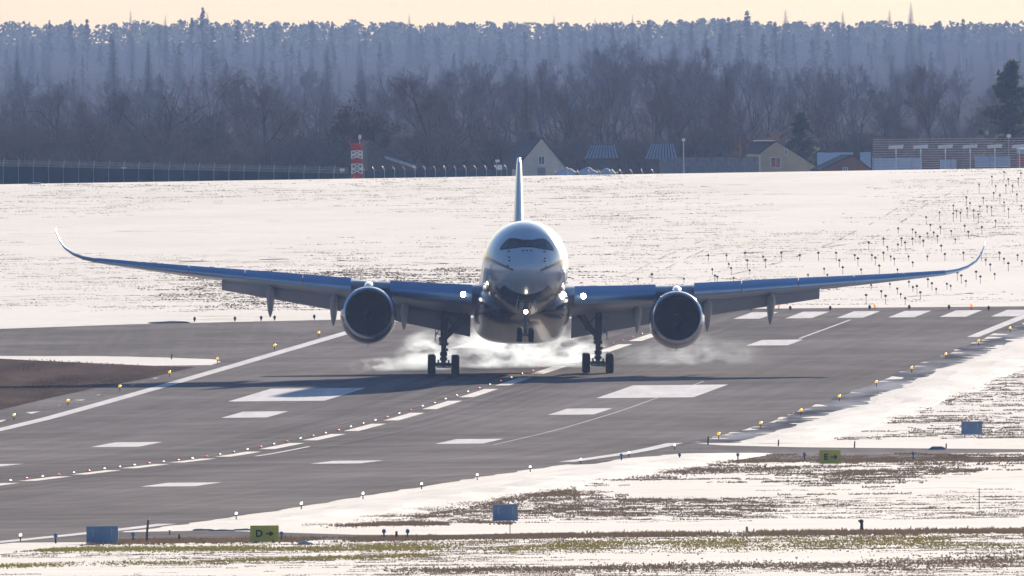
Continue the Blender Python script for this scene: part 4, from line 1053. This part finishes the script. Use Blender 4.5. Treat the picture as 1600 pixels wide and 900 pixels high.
# localizer: wire screen and antennas
D = 4430
a = at(1364, 218, D); b = at(1790, 214, D); g = gz((a.x+b.x)/2, a.y)
scr = tag(empty('wire_screen', (a.x, a.y, gz(a.x, a.y))), 'tall screen of many horizontal wires on red posts at right', 'antenna screen'); o = Vector(scr.location); W = b.x-a.x
H = a.z-o.z
for i in range(15):
    mb = MB(); z = H-i*(H-0.35)/14*0.93
    mb.tube([(0, 0, z), (W/2, 0, z+(b.z-a.z)/2), (W, 0, z+b.z-a.z)], [0.02]*3, 4); mb.build('wire', M['wire'], scr)
for i in range(8):
    mb = MB(); x = W*i/7; mb.tube([(x, 0.1, -0.5), (x, 0.1, H+0.05+(b.z-a.z)*i/7)], [0.035, 0.03], 5); mb.build('post', M['red_post'], scr)
for j in range(9):
    xc = 1400+38.6*j; p = at(xc, 230-0.25*j, D-6); g = gz(p.x, p.y); h = p.z-g
    t = tag(empty('localizer_antenna', (p.x, p.y, g)), f'white T shaped antenna before the wire screen, {ordinal(j+1)} from the left', 'antenna', 'localizer antennas')
    mb = MB(); mb.tube([(0, 0, -0.4), (0, 0, h)], [0.05, 0.045], 6); mb.box(0, -0.02, h-0.42, 0.14, 0.12, 0.4); mb.build('mast', M['white'], t, 30)
    mb = MB(); mb.loft([[(-0.76, y, h-0.20+0.02*k) for y, k in ((-0.5, 0), (0.3, 0))]+[(-0.76, 0.3, h+0.16), (-0.76, -0.5, h+0.16)], [(0.70, -0.5, h-0.12), (0.70, 0.3, h-0.12), (0.76, 0.3, h+0.24), (0.76, -0.5, h+0.24)]]); mb.build('radome', M['white'], t, 30)
# ------------------------------------------------------------------ tyre smoke
def smoke(label, c, r, dens, seed):
    bm = bmesh.new(); bmesh.ops.create_icosphere(bm, subdivisions=3, radius=1.0); me = bpy.data.meshes.new('tyre_smoke'); bm.to_mesh(me); bm.free()
    m = bpy.data.materials.new('tyre_smoke'); m.use_nodes = True; nt = m.node_tree
    for n_ in list(nt.nodes): nt.nodes.remove(n_)
    ou = nt.nodes.new('ShaderNodeOutputMaterial'); pv = nt.nodes.new('ShaderNodeVolumePrincipled')
    pv.inputs['Color'].default_value = (0.80, 0.90, 1.0, 1); pv.inputs['Anisotropy'].default_value = 0.35
    tc = nt.nodes.new('ShaderNodeTexCoord'); ln = nt.nodes.new('ShaderNodeVectorMath'); ln.operation = 'LENGTH'; nt.links.new(tc.outputs['Object'], ln.inputs[0])
    fall = nt.nodes.new('ShaderNodeMapRange'); fall.inputs[1].default_value = 1.0; fall.inputs[2].default_value = 0.25; fall.inputs[3].default_value = 0.0; fall.inputs[4].default_value = 1.0; nt.links.new(ln.outputs['Value'], fall.inputs[0])
    mp = nt.nodes.new('ShaderNodeMapping'); mp.inputs['Location'].default_value = (seed, seed*0.7, 0); mp.inputs['Scale'].default_value = (r[0]/2.0, r[1]/30.0, r[2]/1.1)
    nz = nt.nodes.new('ShaderNodeTexNoise'); nz.inputs['Scale'].default_value = 1.0; nz.inputs['Detail'].default_value = 5; nz.inputs['Roughness'].default_value = 0.72
    nt.links.new(tc.outputs['Object'], mp.inputs[0]); nt.links.new(mp.outputs[0], nz.inputs[0])
    sub = nt.nodes.new('ShaderNodeMapRange'); sub.inputs[1].default_value = 0.40; sub.inputs[2].default_value = 0.70; nt.links.new(nz.outputs[0], sub.inputs[0])
    mu = nt.nodes.new('ShaderNodeMath'); mu.operation = 'MULTIPLY'; nt.links.new(fall.outputs[0], mu.inputs[0]); nt.links.new(sub.outputs[0], mu.inputs[1])
    m2 = nt.nodes.new('ShaderNodeMath'); m2.operation = 'MULTIPLY'; nt.links.new(mu.outputs[0], m2.inputs[0]); m2.inputs[1].default_value = dens
    nt.links.new(m2.outputs[0], pv.inputs['Density']); nt.links.new(pv.outputs[0], ou.inputs['Volume'])
    me.materials.append(m); o = link('tyre_smoke', me, None, c); o.scale = r
    tag(o, label, kind='stuff')
def sm(x, y, D, rx, ry, rz, dens, seed, label):
    smoke(label, at(x, y, D), (rx*D/FPX, ry, rz*D/FPX), dens, seed)
sm(790, 546, 3062, 92, 14, 52, 0.26, 1.3, 'white tyre smoke billowing between the main wheels')
sm(672, 556, 3054, 60, 12, 44, 0.20, 4.1, 'white tyre smoke curling up behind the left wheels')
sm(890, 550, 3060, 66, 12, 40, 0.17, 7.7, 'white tyre smoke behind the right wheels')
sm(605, 571, 3050, 66, 10, 15, 0.11, 9.4, 'low wisp of smoke hugging the runway at the left')
sm(1080, 556, 3068, 130, 18, 40, 0.028, 11.2, 'thin grey smoke wisps drifting behind the right engine')

# ------------------------------------------------------------------ the aircraft (origin: ground below the main wheels; -y is the nose)
PITCH, YAW, BANK = R(4.3), R(0.57), R(1.41)
AX = (812.1-800)*D0/FPX
plane = empty('airliner', (AX, 0.0, gz(AX, 0.0)+0.02))
plane.rotation_mode = 'XYZ'
plane.matrix_world = (Matrix.Translation((AX, 0.0, gz(AX, 0.0)+0.02)) @ Matrix.Rotation(YAW, 4, 'Z') @ Matrix.Rotation(BANK, 4, 'Y') @ Matrix.Rotation(-PITCH, 4, 'X'))
tag(plane, 'silver and dark blue twin engine airliner touching down on the runway', 'airplane')
Z0 = 5.95; NOSE = -33.3
FT = [(0, -0.85, -0.86, 0.01), (0.05, -0.60, -1.10, 0.28), (0.15, -0.42, -1.26, 0.50), (0.35, -0.18, -1.47, 0.77), (0.6, 0.04, -1.64, 1.00), (1.0, 0.32, -1.85, 1.28), (1.5, 0.64, -2.06, 1.55), (2.0, 0.98, -2.23, 1.77),
      (2.5, 1.34, -2.37, 1.96), (3.0, 1.67, -2.50, 2.13), (3.5, 1.95, -2.60, 2.28), (4.0, 2.17, -2.69, 2.41), (5.0, 2.49, -2.82, 2.60), (6.0, 2.70, -2.91, 2.74), (7.0, 2.84, -2.97, 2.84), (8.0, 2.93, -3.01, 2.90),
      (10, 3.02, -3.05, 2.96), (12, 3.05, -3.05, 2.98), (20, 3.05, -3.05, 2.98), (30, 3.05, -3.05, 2.98), (38, 3.05, -3.05, 2.98), (44, 3.05, -2.95, 2.95), (50, 3.03, -2.35, 2.75), (56, 2.88, -1.1, 2.1), (62, 2.5, 0.35, 1.2), (66.0, 2.05, 1.3, 0.4), (66.6, 1.8, 1.55, 0.1)]
def fus_ring(t, n=48, grow=0.0):
    top, bot, w = (interp(FT, t, j) for j in (1, 2, 3))
    # the widest point sits a little above the middle of the section
    mid = 0.5*(top+bot); ring = []
    for k in range(n):
        a = 2*math.pi*k/n
        ring.append((math.cos(a)*(w+grow), NOSE+t, Z0+mid+math.sin(a)*(0.5*(top-bot)+grow)))
    return ring
ts = [a[0] for a in FT]
tt = []
for a, b in zip(ts, ts[1:]):
    n = 1 if b < 1 else (2 if b < 12 else 3)
    tt += [a+(b-a)*i/n for i in range(n)]
tt.append(ts[-1])
mb = MB(); mb.loft([fus_ring(t) for t in tt])
# the lower nose and belly carry the dark blue wave of the livery
for i, f in enumerate(mb.f):
    c = sum((Vector(mb.v[j]) for j in f), Vector())/len(f); t = c.y-NOSE
    if len(f) > 4: continue
    lim = -1.75-0.2*smooth(0, 3, t)+0.95*smooth(4, 11, t)+0.5*smooth(12, 40, t)
    if t > 3.0 and c.z-Z0 < lim: mb.m[i] = 1
fus = mb.build('fuselage', [M['silver'], M['navy']], plane, 60)
bvh = BVHTree.FromPolygons([Vector(v) for v in mb.v], mb.f)
def on_nose(x, z, off=0.012):
    hit = bvh.ray_cast(Vector((x, NOSE-5, Z0+z)), Vector((0, 1, 0)))
    return hit[0]+hit[1]*(off if hit[1].y < 0 else -off)
def nose_patch(name, top, bot, xa, xb, off, m_, parent, nx=14, nz=5):
    mb = MB(); rows_ = []
    for j in range(nz+1):
        rows_.append(mb.add([on_nose(x, bot(x)+(top(x)-bot(x))*j/nz, off) for x in [xa+(xb-xa)*i/nx for i in range(nx+1)]]))
    for a, b in zip(rows_, rows_[1:]):
        for i in range(nx): mb.face((a+i, a+i+1, b+i+1, b+i))
    return mb.build(name, m_, parent, 60)
def m_top(x):
    a = abs(x)
    if a < 1.15: return 1.20+0.14*smooth(0.25, 1.0, a)
    q = (a-1.15)/0.72; return 1.34-0.72*min(1, q)**1.7
def m_bot(x):
    a = abs(x)
    return 0.62-0.10*smooth(0.3, 1.2, a)-0.03*smooth(1.2, 1.87, a)
nose_patch('window_mask', m_top, m_bot, -1.84, 1.84, 0.010, M['mask'], fus, 40, 6)
for xa, xb in [(-1.72, -1.28), (-1.22, -0.72), (-0.68, -0.03), (0.03, 0.68), (0.72, 1.22), (1.28, 1.72)]:
    nose_patch('cockpit_window', lambda x: m_top(x)-0.06, lambda x: m_bot(x)+0.06, xa, xb, 0.022, M['glassdark'], fus, 8, 4)
for sg in (-1, 1):
    zc = lambda x: -1.02+1.25*((abs(x)-0.9)/2.0)**1.25
    xa, xb = (0.92, 2.86) if sg > 0 else (-2.86, -0.92)
    nose_patch('livery_stripe', lambda x: zc(x)+0.05+0.04*abs(x), lambda x: zc(x)-0.05-0.015*abs(x), xa, xb, 0.008, M['stripe'], fus, 24, 2)
# small probes and hatches on the nose
for x, z in [(-0.28, 0.36), (0, 0.37), (0.28, 0.36), (-1.25, 0.35), (1.2, 0.36), (-1.2, -0.35), (1.2, -0.35), (-1.22, -0.1), (1.22, -0.15), (-1.3, -0.7), (1.3, -0.75)]:
    nose_patch('sensor_probe', lambda x, z=z: z+0.05, lambda x, z=z: z-0.05, x-0.07, x+0.07, 0.02, M['mask'], fus, 2, 2)
# escape hatch outline and radome joint
mb = MB()
path = []
for k in range(25):
    a = 2*math.pi*k/24
    path.append(on_nose(1.62*math.cos(a), -0.35+1.02*math.sin(a)-0.12*math.cos(a)**2, 0.004))
mb.tube(path, [0.008]*len(path), 4, 0, False); mb.build('radome_joint', M['gear'], fus)

# belly fairing
FB = [(-17.5, 1.2, -3.00, -2.2), (-16, 2.3, -3.12, -1.6), (-14, 2.95, -3.26, -0.95), (-11, 3.22, -3.38, -0.4), (-6, 3.32, -3.44, -0.1), (2, 3.32, -3.44, -0.2), (6, 3.22, -3.40, -0.7), (9, 2.9, -3.26, -1.3), (11.5, 2.2, -3.08, -1.9), (13, 1.2, -2.95, -2.3)]
mb = MB(); rings = []
for (y, w, bo, to) in FB:
    ring = []
    for k in range(36):
        a = 2*math.pi*k/36; ca, sa = math.cos(a), math.sin(a)
        ex = 0.72
        ring.append((math.copysign(abs(ca)**ex, ca)*w, y, Z0+0.5*(bo+to)+math.copysign(abs(sa)**ex, sa)*0.5*(to-bo)))
    rings.append(ring)
mb.loft(rings); belly = mb.build('belly_fairing', M['navy'], plane, 60)
# air intakes on the front of the fairing
for sx in (-1, 1):
    mb = MB(); mb.lathe([(-14.95, 0.30), (-15.3, 0.36), (-15.25, 0.42), (-14.3, 0.50)], 'y', 16, 0, (sx*1.9, 0, Z0-2.2)); mb.lathe([(-14.96, 0.01), (-14.95, 0.3)], 'y', 16, 1, (sx*1.9, 0, Z0-2.2))
    mb.build('pack_intake', [M['navy'], M['dark']], belly)

# fin and tailplanes
def foil(n=11):
    xs = [0.5*(1-math.cos(math.pi*i/(n-1))) for i in range(n)]
    yt = [5*(0.2969*math.sqrt(x)-0.126*x-0.3516*x*x+0.2843*x**3-0.1036*x**4) for x in xs]
    return list(zip(xs, yt))
FO = foil()
def section(le, chord, tc, nrm, drop=0.0, frac=1.0, camber=0.02):
    """ring of an aerofoil: le point, chord along +y, thickness along nrm"""
    up, lo = [], []
    for (x, t) in FO:
        x *= frac
        t = 5*tc*(0.2969*math.sqrt(x)-0.126*x-0.3516*x*x+0.2843*x**3-0.1036*x**4)
        cam = camber*4*x*(1-x)
        base = Vector((le[0], le[1]+chord*x, le[2]-drop*x))
        up.append(base+nrm*(chord*(cam+t))); lo.append(base+nrm*(chord*(cam-t)))
    return up+lo[::-1][:-1] if frac == 1.0 and False else up+lo[::-1]
mb = MB()
mb.loft([section((0, 21.3, Z0+2.6), 11.0, 0.095, Vector((1, 0, 0)), 0, 1, 0), section((0, 24.0, Z0+5.2), 8.7, 0.095, Vector((1, 0, 0)), 0, 1, 0), section((0, 28.9, 16.8), 4.5, 0.085, Vector((1, 0, 0)), 0, 1, 0), section((0, 29.6, 17.2), 3.4, 0.075, Vector((1, 0, 0)), 0, 1, 0)])
fin = mb.build('vertical_fin', M['silver'], plane, 50)
for sx in (-1, 1):
    mb = MB(); mb.loft([section((sx*0.6, 25.5, Z0+1.35), 6.4, 0.10, Vector((0, 0, 1)), 0.1, 1, 0), section((sx*9.3, 31.6, Z0+2.2), 2.5, 0.09, Vector((0, 0, 1)), 0, 1, 0)])
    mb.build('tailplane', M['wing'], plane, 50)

# wings
WS = [  # x, y_le, z_le, chord, t/c, drop of the trailing edge
    (2.2, -11.0, 4.70, 14.8, 0.125, 0.75), (4.0, -9.8, 4.86, 13.4, 0.122, 0.65), (7.0, -7.8, 5.14, 11.6, 0.118, 0.5), (10.7, -5.4, 5.52, 9.4, 0.115, 0.36), (15.0, -2.2, 6.06, 7.7, 0.11, 0.26), (20.9, 2.1, 6.86, 5.6, 0.105, 0.16),
    (25.5, 5.6, 7.50, 4.1, 0.10, 0.08), (29.6, 8.7, 8.12, 2.75, 0.095, 0.03)]
WT = [(30.5, 9.5, 8.34, 2.45, 0.09, 0), (31.2, 10.4, 8.66, 2.1, 0.09, 0), (31.8, 11.5, 9.14, 1.75, 0.085, 0), (32.15, 12.5, 9.70, 1.35, 0.08, 0), (32.35, 13.4, 10.25, 0.95, 0.08, 0), (32.42, 14.2, 10.72, 0.5, 0.08, 0)]
def wst(x):
    for a, b in zip(WS, WS[1:]):
        if x <= b[0]: q = (x-a[0])/(b[0]-a[0]); return tuple(a[j]+(b[j]-a[j])*q for j in range(6))
    return WS[-1]
UP = Vector((0, 0, 1))
for sx in (-1, 1):
    mir = lambda p: (sx*p[0], p[1], p[2])
    def sec(st, frac, nrm=UP): return [(sx*v.x, v.y, v.z) for v in section((st[0], st[1], st[2]), st[3], st[4], nrm, st[5], frac)]
    mb = MB()
    inner = [s_ for s_ in WS if s_[0] <= 20.9]
    mb.loft([sec(s_, 0.80) for s_ in inner], cap0=True, cap1=True)
    outer = [(20.92,)+wst(20.92)[1:]]+[s_ for s_ in WS if s_[0] > 20.9]
    mb.loft([sec(s_, 0.995) for s_ in outer])
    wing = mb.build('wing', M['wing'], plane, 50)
    tag(wing, 'left hand wing in the picture' if sx < 0 else 'right hand wing in the picture')
    mb = MB(); rings = []
    pts = [WS[-1]]+WT
    for i, s_ in enumerate(pts):
        a = pts[max(0, i-1)]; b = pts[min(len(pts)-1, i+1)]
        tg = Vector((b[0]-a[0], 0, b[2]-a[2])).normalized(); nrm = Vector((-tg.z, 0, tg.x))
        rings.append(sec(s_, 0.995, nrm))
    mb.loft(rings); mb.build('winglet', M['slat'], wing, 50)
    # slats: nose pieces a little forward and down
    cuts = [(3.55, 9.2), (11.9, 15.2), (15.25, 19.2), (19.25, 23.1), (23.15, 26.6), (26.65, 29.55)]
    for xa, xb in cuts:
        mb = MB(); rings = []
        for i in range(4):
            st = wst(xa+(xb-xa)*i/3); c = st[3]; le = Vector((st[0], st[1], st[2])); ring = []
            e = min(0.135*c, 0.95); ext = 0.045*c+0.05
            for (f, sgn) in [(1.0, 1), (0.6, 1), (0.3, 1), (0.12, 1), (0.03, 1), (0.0, 1), (0.03, -1), (0.10, -1), (0.22, -1), (0.30, -1)]:
                x = f*e/c
                t = 5*st[4]*(0.2969*math.sqrt(x)-0.126*x-0.3516*x*x)+0.008
                d = Vector((0, f*e, sgn*t*c+0.03*4*x*c))
                d.rotate(Matrix.Rotation(R(14), 3, 'X'))
                p = le+d+Vector((0, -ext, -0.06-0.022*c)); ring.append((sx*p.x, p.y, p.z))
            rings.append(ring)
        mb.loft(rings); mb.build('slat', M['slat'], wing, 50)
    # flaps, drooped
    for xa, xb in [(3.5, 9.9), (11.6, 20.8)]:
        mb = MB(); rings = []
        for i in range(5):
            st = wst(xa+(xb-xa)*i/4); c = st[3]; y = st[1]+0.80*c; z = st[2]-st[5]*0.80+0.02*c
            fc = 0.235*c if xa < 5 else 0.25*c
            an = R(27)
            ring = [(sx*v.x, v.y, v.z) for v in []]
            for (f, tz) in [(0, 0.0), (0.08, 0.055), (0.25, 0.085), (0.6, 0.05), (1.0, 0.008), (1.0, -0.008), (0.6, -0.03), (0.25, -0.05), (0.08, -0.045)]:
                d = Vector((0, f*fc, tz*fc)); d.rotate(Matrix.Rotation(-an, 3, 'X'))
                p = Vector((st[0], y, z-0.04*c*0.5))+d; ring.append((sx*p.x, p.y, p.z))
            rings.append(ring)
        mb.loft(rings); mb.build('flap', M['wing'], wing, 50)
    # flap track fairings
    for x, drop in [(8.1, 0.95), (13.0, 1.25), (17.4, 1.25)]:
        st = wst(x); c = st[3]; mb = MB(); rings = []
        y0 = st[1]+0.46*c; zl = st[2]-0.05*c
        for q, w, hh, dz in [(0.0, 0.02, 0.02, 0.0), (0.10, 0.20, 0.22, -0.10), (0.3, 0.30, 0.42, -0.26), (0.55, 0.31, 0.55, -0.40), (0.72, 0.28, 0.52, -0.58), (0.86, 0.20, 0.36, -1.0), (0.96, 0.09, 0.16, -1.32), (1.0, 0.01, 0.02, -1.46)]:
            cy = y0+q*(0.54*c+1.6); cz = zl+dz*drop; ring = []
            for k in range(12):
                a = 2*math.pi*k/12; ring.append((sx*x+math.cos(a)*w, cy, cz+math.sin(a)*hh))
            rings.append(ring)
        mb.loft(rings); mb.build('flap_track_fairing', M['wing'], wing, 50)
    # landing light in the wing root
    st = wst(4.1); mb = MB()
    mb.lathe([(-0.02, 0.01), (-0.015, 0.10), (0.0, 0.16), (0.03, 0.17)], 'y', 16, 0, (sx*4.15, st[1]-0.72, st[2]-0.12)); mb.lathe([(0.02, 0.17), (-0.01, 0.20), (0.10, 0.21), (0.5, 0.18)], 'y', 16, 1, (sx*4.15, st[1]-0.72, st[2]-0.12))
    mb.build('landing_light', [M['lamp'], M['lip']], wing)

    # engine
    EX, EZ = 10.67, 3.42
    c0 = (sx*EX, 0, EZ)
    mb = MB()
    mb.lathe([(-9.62, 1.80), (-9.2, 1.875), (-8.4, 1.93), (-7.2, 1.95), (-6.0, 1.92), (-4.8, 1.80), (-3.9, 1.62), (-3.85, 1.58), (-4.6, 1.60)], 'y', 48, 0, c0)
    mb.lathe([(-9.70, 1.53), (-9.2, 1.50), (-8.6, 1.50), (-8.0, 1.52), (-7.6, 1.52)], 'y', 48, 1, c0)
    mb.lathe([(-4.7, 1.15), (-3.4, 0.95), (-2.3, 0.72), (-2.25, 0.5), (-1.2, 0.12), (-1.15, 0.01)], 'y', 32, 2, c0)
    mb.lathe([(-7.55, 1.52), (-7.5, 0.01)], 'y', 32, 1, c0)
    eng = mb.build('engine', [M['navy'], M['dark'], M['gear']], plane, 50)
    mb = MB(); mb.lathe([(-9.60, 1.802), (-9.85, 1.745), (-9.98, 1.675), (-10.0, 1.63), (-9.95, 1.585), (-9.80, 1.55), (-9.66, 1.532)], 'y', 48, 0, c0)
    mb.build('intake_lip', M['lip'], eng, 60)
    mb = MB(); mb.lathe([(-8.75, 0.005), (-8.7, 0.08), (-8.45, 0.24), (-8.1, 0.38), (-7.9, 0.42)], 'y', 20, 0, c0); mb.build('spinner', M['fan'], eng, 60)
    mb = MB(); rings = []
    for q in range(5):
        r0 = 0.36+(1.49-0.36)*q/4; tw = R(25+38*q/4); w = 0.20+0.06*q; sw = 0.10*(q/4)**2
        d = Vector((math.sin(tw), -math.cos(tw), 0))*w
        pc = Vector((sw, -8.05, r0)); rings.append([pc-d, pc-d*0.3+Vector((0.02, 0.02, 0)), pc+d, pc+d*0.3-Vector((0.015, 0.015, 0))])
    mb.loft(rings); bl = mb.mesh('fan_blade', [M['fan']], 50)
    for k in range(22):
        link('fan_blade', bl, eng, c0, (0, 2*math.pi*k/22, 0))
    mb = MB(); rings = []
    for y, w, zb, zt in [(-8.7, 0.03, 1.90, 1.96), (-8.3, 0.20, 1.80, 2.10), (-7.5, 0.32, 1.78, 2.26), (-6.3, 0.36, 1.6, 2.44), (-4.5, 0.36, 1.2, 2.56), (-1.5, 0.34, 0.9, 2.3), (1.0, 0.25, 1.2, 2.0), (2.8, 0.04, 1.7, 1.85)]:
        rings.append([(sx*EX+math.cos(a)*w, y, EZ+0.5*(zb+zt)+math.sin(a)*0.5*(zt-zb)) for a in [2*math.pi*k/14 for k in range(14)]])
    mb.loft(rings); mb.build('pylon', M['silver'], eng, 50)
    mb = MB(); mb.box(sx*(EX-sx*sx*1.55), -7.3, EZ+1.42, 0.05, 1.3, 0.5, 0); mb.build('nacelle_strake', M['navy'], eng)
    mb = MB(); mb.tube([(sx*EX, -7.0, EZ-1.93), (sx*EX, -7.0, EZ-2.14)], [0.03, 0.02], 6); mb.build('drain_mast', M['gear'], eng)

    # main landing gear; the oleo evens out the bank so that all wheels stand on the runway
    gx = 5.36*sx; off = 5.36*sx*math.sin(BANK)
    gear = empty('main_landing_gear', (gx, 0, off)); gear.parent = plane
    mb = MB()
    mb.tube([(0, 0.05, 5.1), (0, 0.0, 2.15)], [0.26, 0.24], 14); mb.tube([(0, 0, 2.2), (0, 0, 0.80)], [0.165, 0.165], 12)
    mb.lathe([(2.05, 0.2), (2.05, 0.33), (2.22, 0.33), (2.22, 0.2)], 'z', 14, 0); mb.lathe([(0.98, 0.1), (0.98, 0.26), (1.2, 0.26), (1.25, 0.1)], 'z', 12, 0)
    for s2 in (-1, 1):   # torque links
        mb.tube([(s2*0.12, -0.24, 2.1), (s2*0.10, -0.52, 1.58), (s2*0.08, -0.24, 1.05)], [0.07, 0.10, 0.07], 6)
    mb.box(0, -0.05, 1.42, 0.5, 0.3, 0.28); mb.box(0.2, -0.1, 1.72, 0.22, 0.2, 0.2); mb.box(-0.24, -0.1, 2.45, 0.2, 0.2, 0.35)
    mb.build('shock_strut', M['gear'], gear, 40)
    mb = MB(); mb.tube([(0, -0.1, 2.35), (-sx*0.85, -0.15, 3.3), (-sx*2.0, -0.2, 4.7)], [0.11, 0.15, 0.13], 8); mb.tube([(0, 0.35, 2.6), (-sx*1.5, 0.5, 4.6)], [0.08, 0.08], 8)
    mb.box(-sx*0.75, -0.2, 3.15, 0.34, 0.3, 0.42); mb.tube([(-sx*0.8, -0.15, 3.25), (0, 0, 4.2)], [0.06, 0.06], 6)
    mb.build('side_brace', M['gear'], gear, 40)
    mb = MB(); mb.box(sx*0.60, 0.1, 3.25, 0.05, 1.5, 1.75); mb.tube([(sx*0.25, -0.3, 3.85), (sx*0.58, -0.3, 3.8)], [0.035, 0.035], 6); mb.tube([(sx*0.22, -0.3, 2.7), (sx*0.58, -0.3, 2.9)], [0.035, 0.035], 6)
    mb.tube([(sx*0.25, -0.35, 3.4), (sx*0.58, -0.35, 2.6)], [0.03, 0.03], 6)
    mb.build('gear_door', M['wing'], gear, 40)
    bog = MB(); B = Matrix.Rotation(PITCH+0.007, 4, 'X')
    def bx(*a): bog.box(*a, 0, Matrix.Translation((0, 0, 0.70)) @ B)
    bx(0, 0, 0, 0.26, 2.5, 0.30)
    for ay in (-1.02, 1.02):
        p0 = Matrix.Translation((0, 0, 0.70)) @ B @ Vector((-0.80, ay, 0)); p1 = Matrix.Translation((0, 0, 0.70)) @ B @ Vector((0.80, ay, 0))
        bog.tube([p0, p1], [0.11, 0.11], 10)
        for s2 in (-1, 1): 
            bx(s2*0.36, ay, 0.12, 0.10, 0.3, 0.40); bx(s2*0.46, ay-0.2, -0.05, 0.08, 0.12, 0.3)
        bx(0, ay-0.25, -0.18, 0.9, 0.06, 0.07); bx(0, ay-0.25, 0.10, 0.7, 0.05, 0.05)
    bog.build('bogie_beam', M['gear'], gear, 40)
    tw = MB(); rr = 0.70; w = 0.27
    tw.lathe([(-w*0.75, 0.36), (-w*0.95, 0.44), (-w, 0.54), (-w*0.93, 0.63), (-w*0.70, 0.685), (-w*0.4, rr), (-w*0.38, rr-0.02), (-w*0.30, rr-0.02), (-w*0.28, rr), (-0.02, rr), (-0.015, rr-0.02), (0.015, rr-0.02), (0.02, rr), (w*0.28, rr), (w*0.30, rr-0.02), (w*0.38, rr-0.02), (w*0.4, rr), (w*0.70, 0.685), (w*0.93, 0.63), (w, 0.54), (w*0.95, 0.44), (w*0.75, 0.36)], 'x', 36, 0)
    tw.lathe([(-w*0.75, 0.36), (-w*0.5, 0.30), (-w*0.5, 0.12), (-w*0.8, 0.10), (-w*0.8, 0.01)], 'x', 24, 1); tw.lathe([(w*0.75, 0.36), (w*0.5, 0.30), (w*0.5, 0.12), (w*0.8, 0.10), (w*0.8, 0.01)], 'x', 24, 1)
    wm = tw.mesh('wheel', [M['tyre'], M['rim']], 40)
    for ay in (-1.02, 1.02):
        for s2 in (-1, 1):
            link('wheel', wm, gear, Matrix.Translation((0, 0, 0.70)) @ B @ Vector((s2*0.82, ay, 0)), (0, 0, 0))

# nose landing gear
ng = empty('nose_landing_gear', (0, -28.7, 0)); ng.parent = plane
mb = MB(); mb.tube([(0, 0.05, 3.3), (0, 0, 1.5)], [0.15, 0.14], 12); mb.tube([(0, 0, 1.6), (0, 0, 0.76)], [0.095, 0.095], 10); mb.tube([(-0.5, 0, 0.76), (0.5, 0, 0.76)], [0.08, 0.08], 10)
mb.tube([(0, -0.15, 1.5), (0, -0.36, 1.15), (0, -0.12, 0.85)], [0.06, 0.07, 0.05], 6); mb.tube([(0, 0.1, 1.9), (0, 1.4, 3.2)], [0.07, 0.08], 8)
mb.box(0, -0.1, 1.78, 0.42, 0.24, 0.18); mb.box(0, -0.14, 2.32, 0.62, 0.10, 0.09)
mb.build('shock_strut', M['gear'], ng, 40)
tw = MB(); rr, w = 0.52, 0.20
tw.lathe([(-w*0.8, 0.27), (-w, 0.38), (-w*0.9, 0.46), (-w*0.6, 0.51), (0, rr), (w*0.6, 0.51), (w*0.9, 0.46), (w, 0.38), (w*0.8, 0.27)], 'x', 28, 0)
tw.lathe([(-w*0.8, 0.27), (-w*0.4, 0.22), (-w*0.5, 0.01)], 'x', 20, 1); tw.lathe([(w*0.8, 0.27), (w*0.4, 0.22), (w*0.5, 0.01)], 'x', 20, 1)
wm = tw.mesh('wheel', [M['tyre'], M['rim']], 40)
for s2 in (-1, 1): link('wheel', wm, ng, (s2*0.40, 0, 0.77))
for x, z, r0 in [(0.0, 2.33, 0.15), (-0.27, 2.62, 0.09), (0.27, 2.62, 0.09)]:
    mb = MB(); mb.lathe([(-0.10, 0.005), (-0.09, r0*0.6), (-0.07, r0*0.9)], 'y', 16, 0, (x, -0.2, z)); mb.lathe([(-0.07, r0*0.9), (-0.1, r0), (0.02, r0), (0.12, r0*0.4)], 'y', 16, 1, (x, -0.2, z))
    mb.build('taxi_light', [M['lamp'] if x == 0 else M['lip'], M['gear']], ng)
for s2 in (-1, 1):
    mb = MB(); Mx = Matrix.Translation((s2*0.62, 0.6, 2.85)) @ Matrix.Rotation(s2*R(-10), 4, 'Y')
    mb.box(0, 0, 0, 0.04, 1.5, 0.75, 0, Mx); mb.build('gear_door', M['silver'], ng)
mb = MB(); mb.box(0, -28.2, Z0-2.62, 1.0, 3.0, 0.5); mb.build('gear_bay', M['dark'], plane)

# ------------------------------------------------------------------ air
mb = MB(); mb.box(0, 0.5*(-3390+18900), 0.5*(-6+62), 3640, 3390+18900, 68)
HZ = bpy.data.materials.new('haze_air'); HZ.use_nodes = True
nt = HZ.node_tree
for n in list(nt.nodes): nt.nodes.remove(n)
ou = nt.nodes.new('ShaderNodeOutputMaterial'); pv = nt.nodes.new('ShaderNodeVolumePrincipled')
pv.inputs['Color'].default_value = (0.40, 0.57, 1.0, 1); pv.inputs['Density'].default_value = 3.05e-5; pv.inputs['Anisotropy'].default_value = 0.0
nt.links.new(pv.outputs[0], ou.inputs['Volume'])
hz = mb.build('haze', HZ, None, 0)
tag(hz, 'thin blue winter haze in the air over the airfield', kind='stuff')
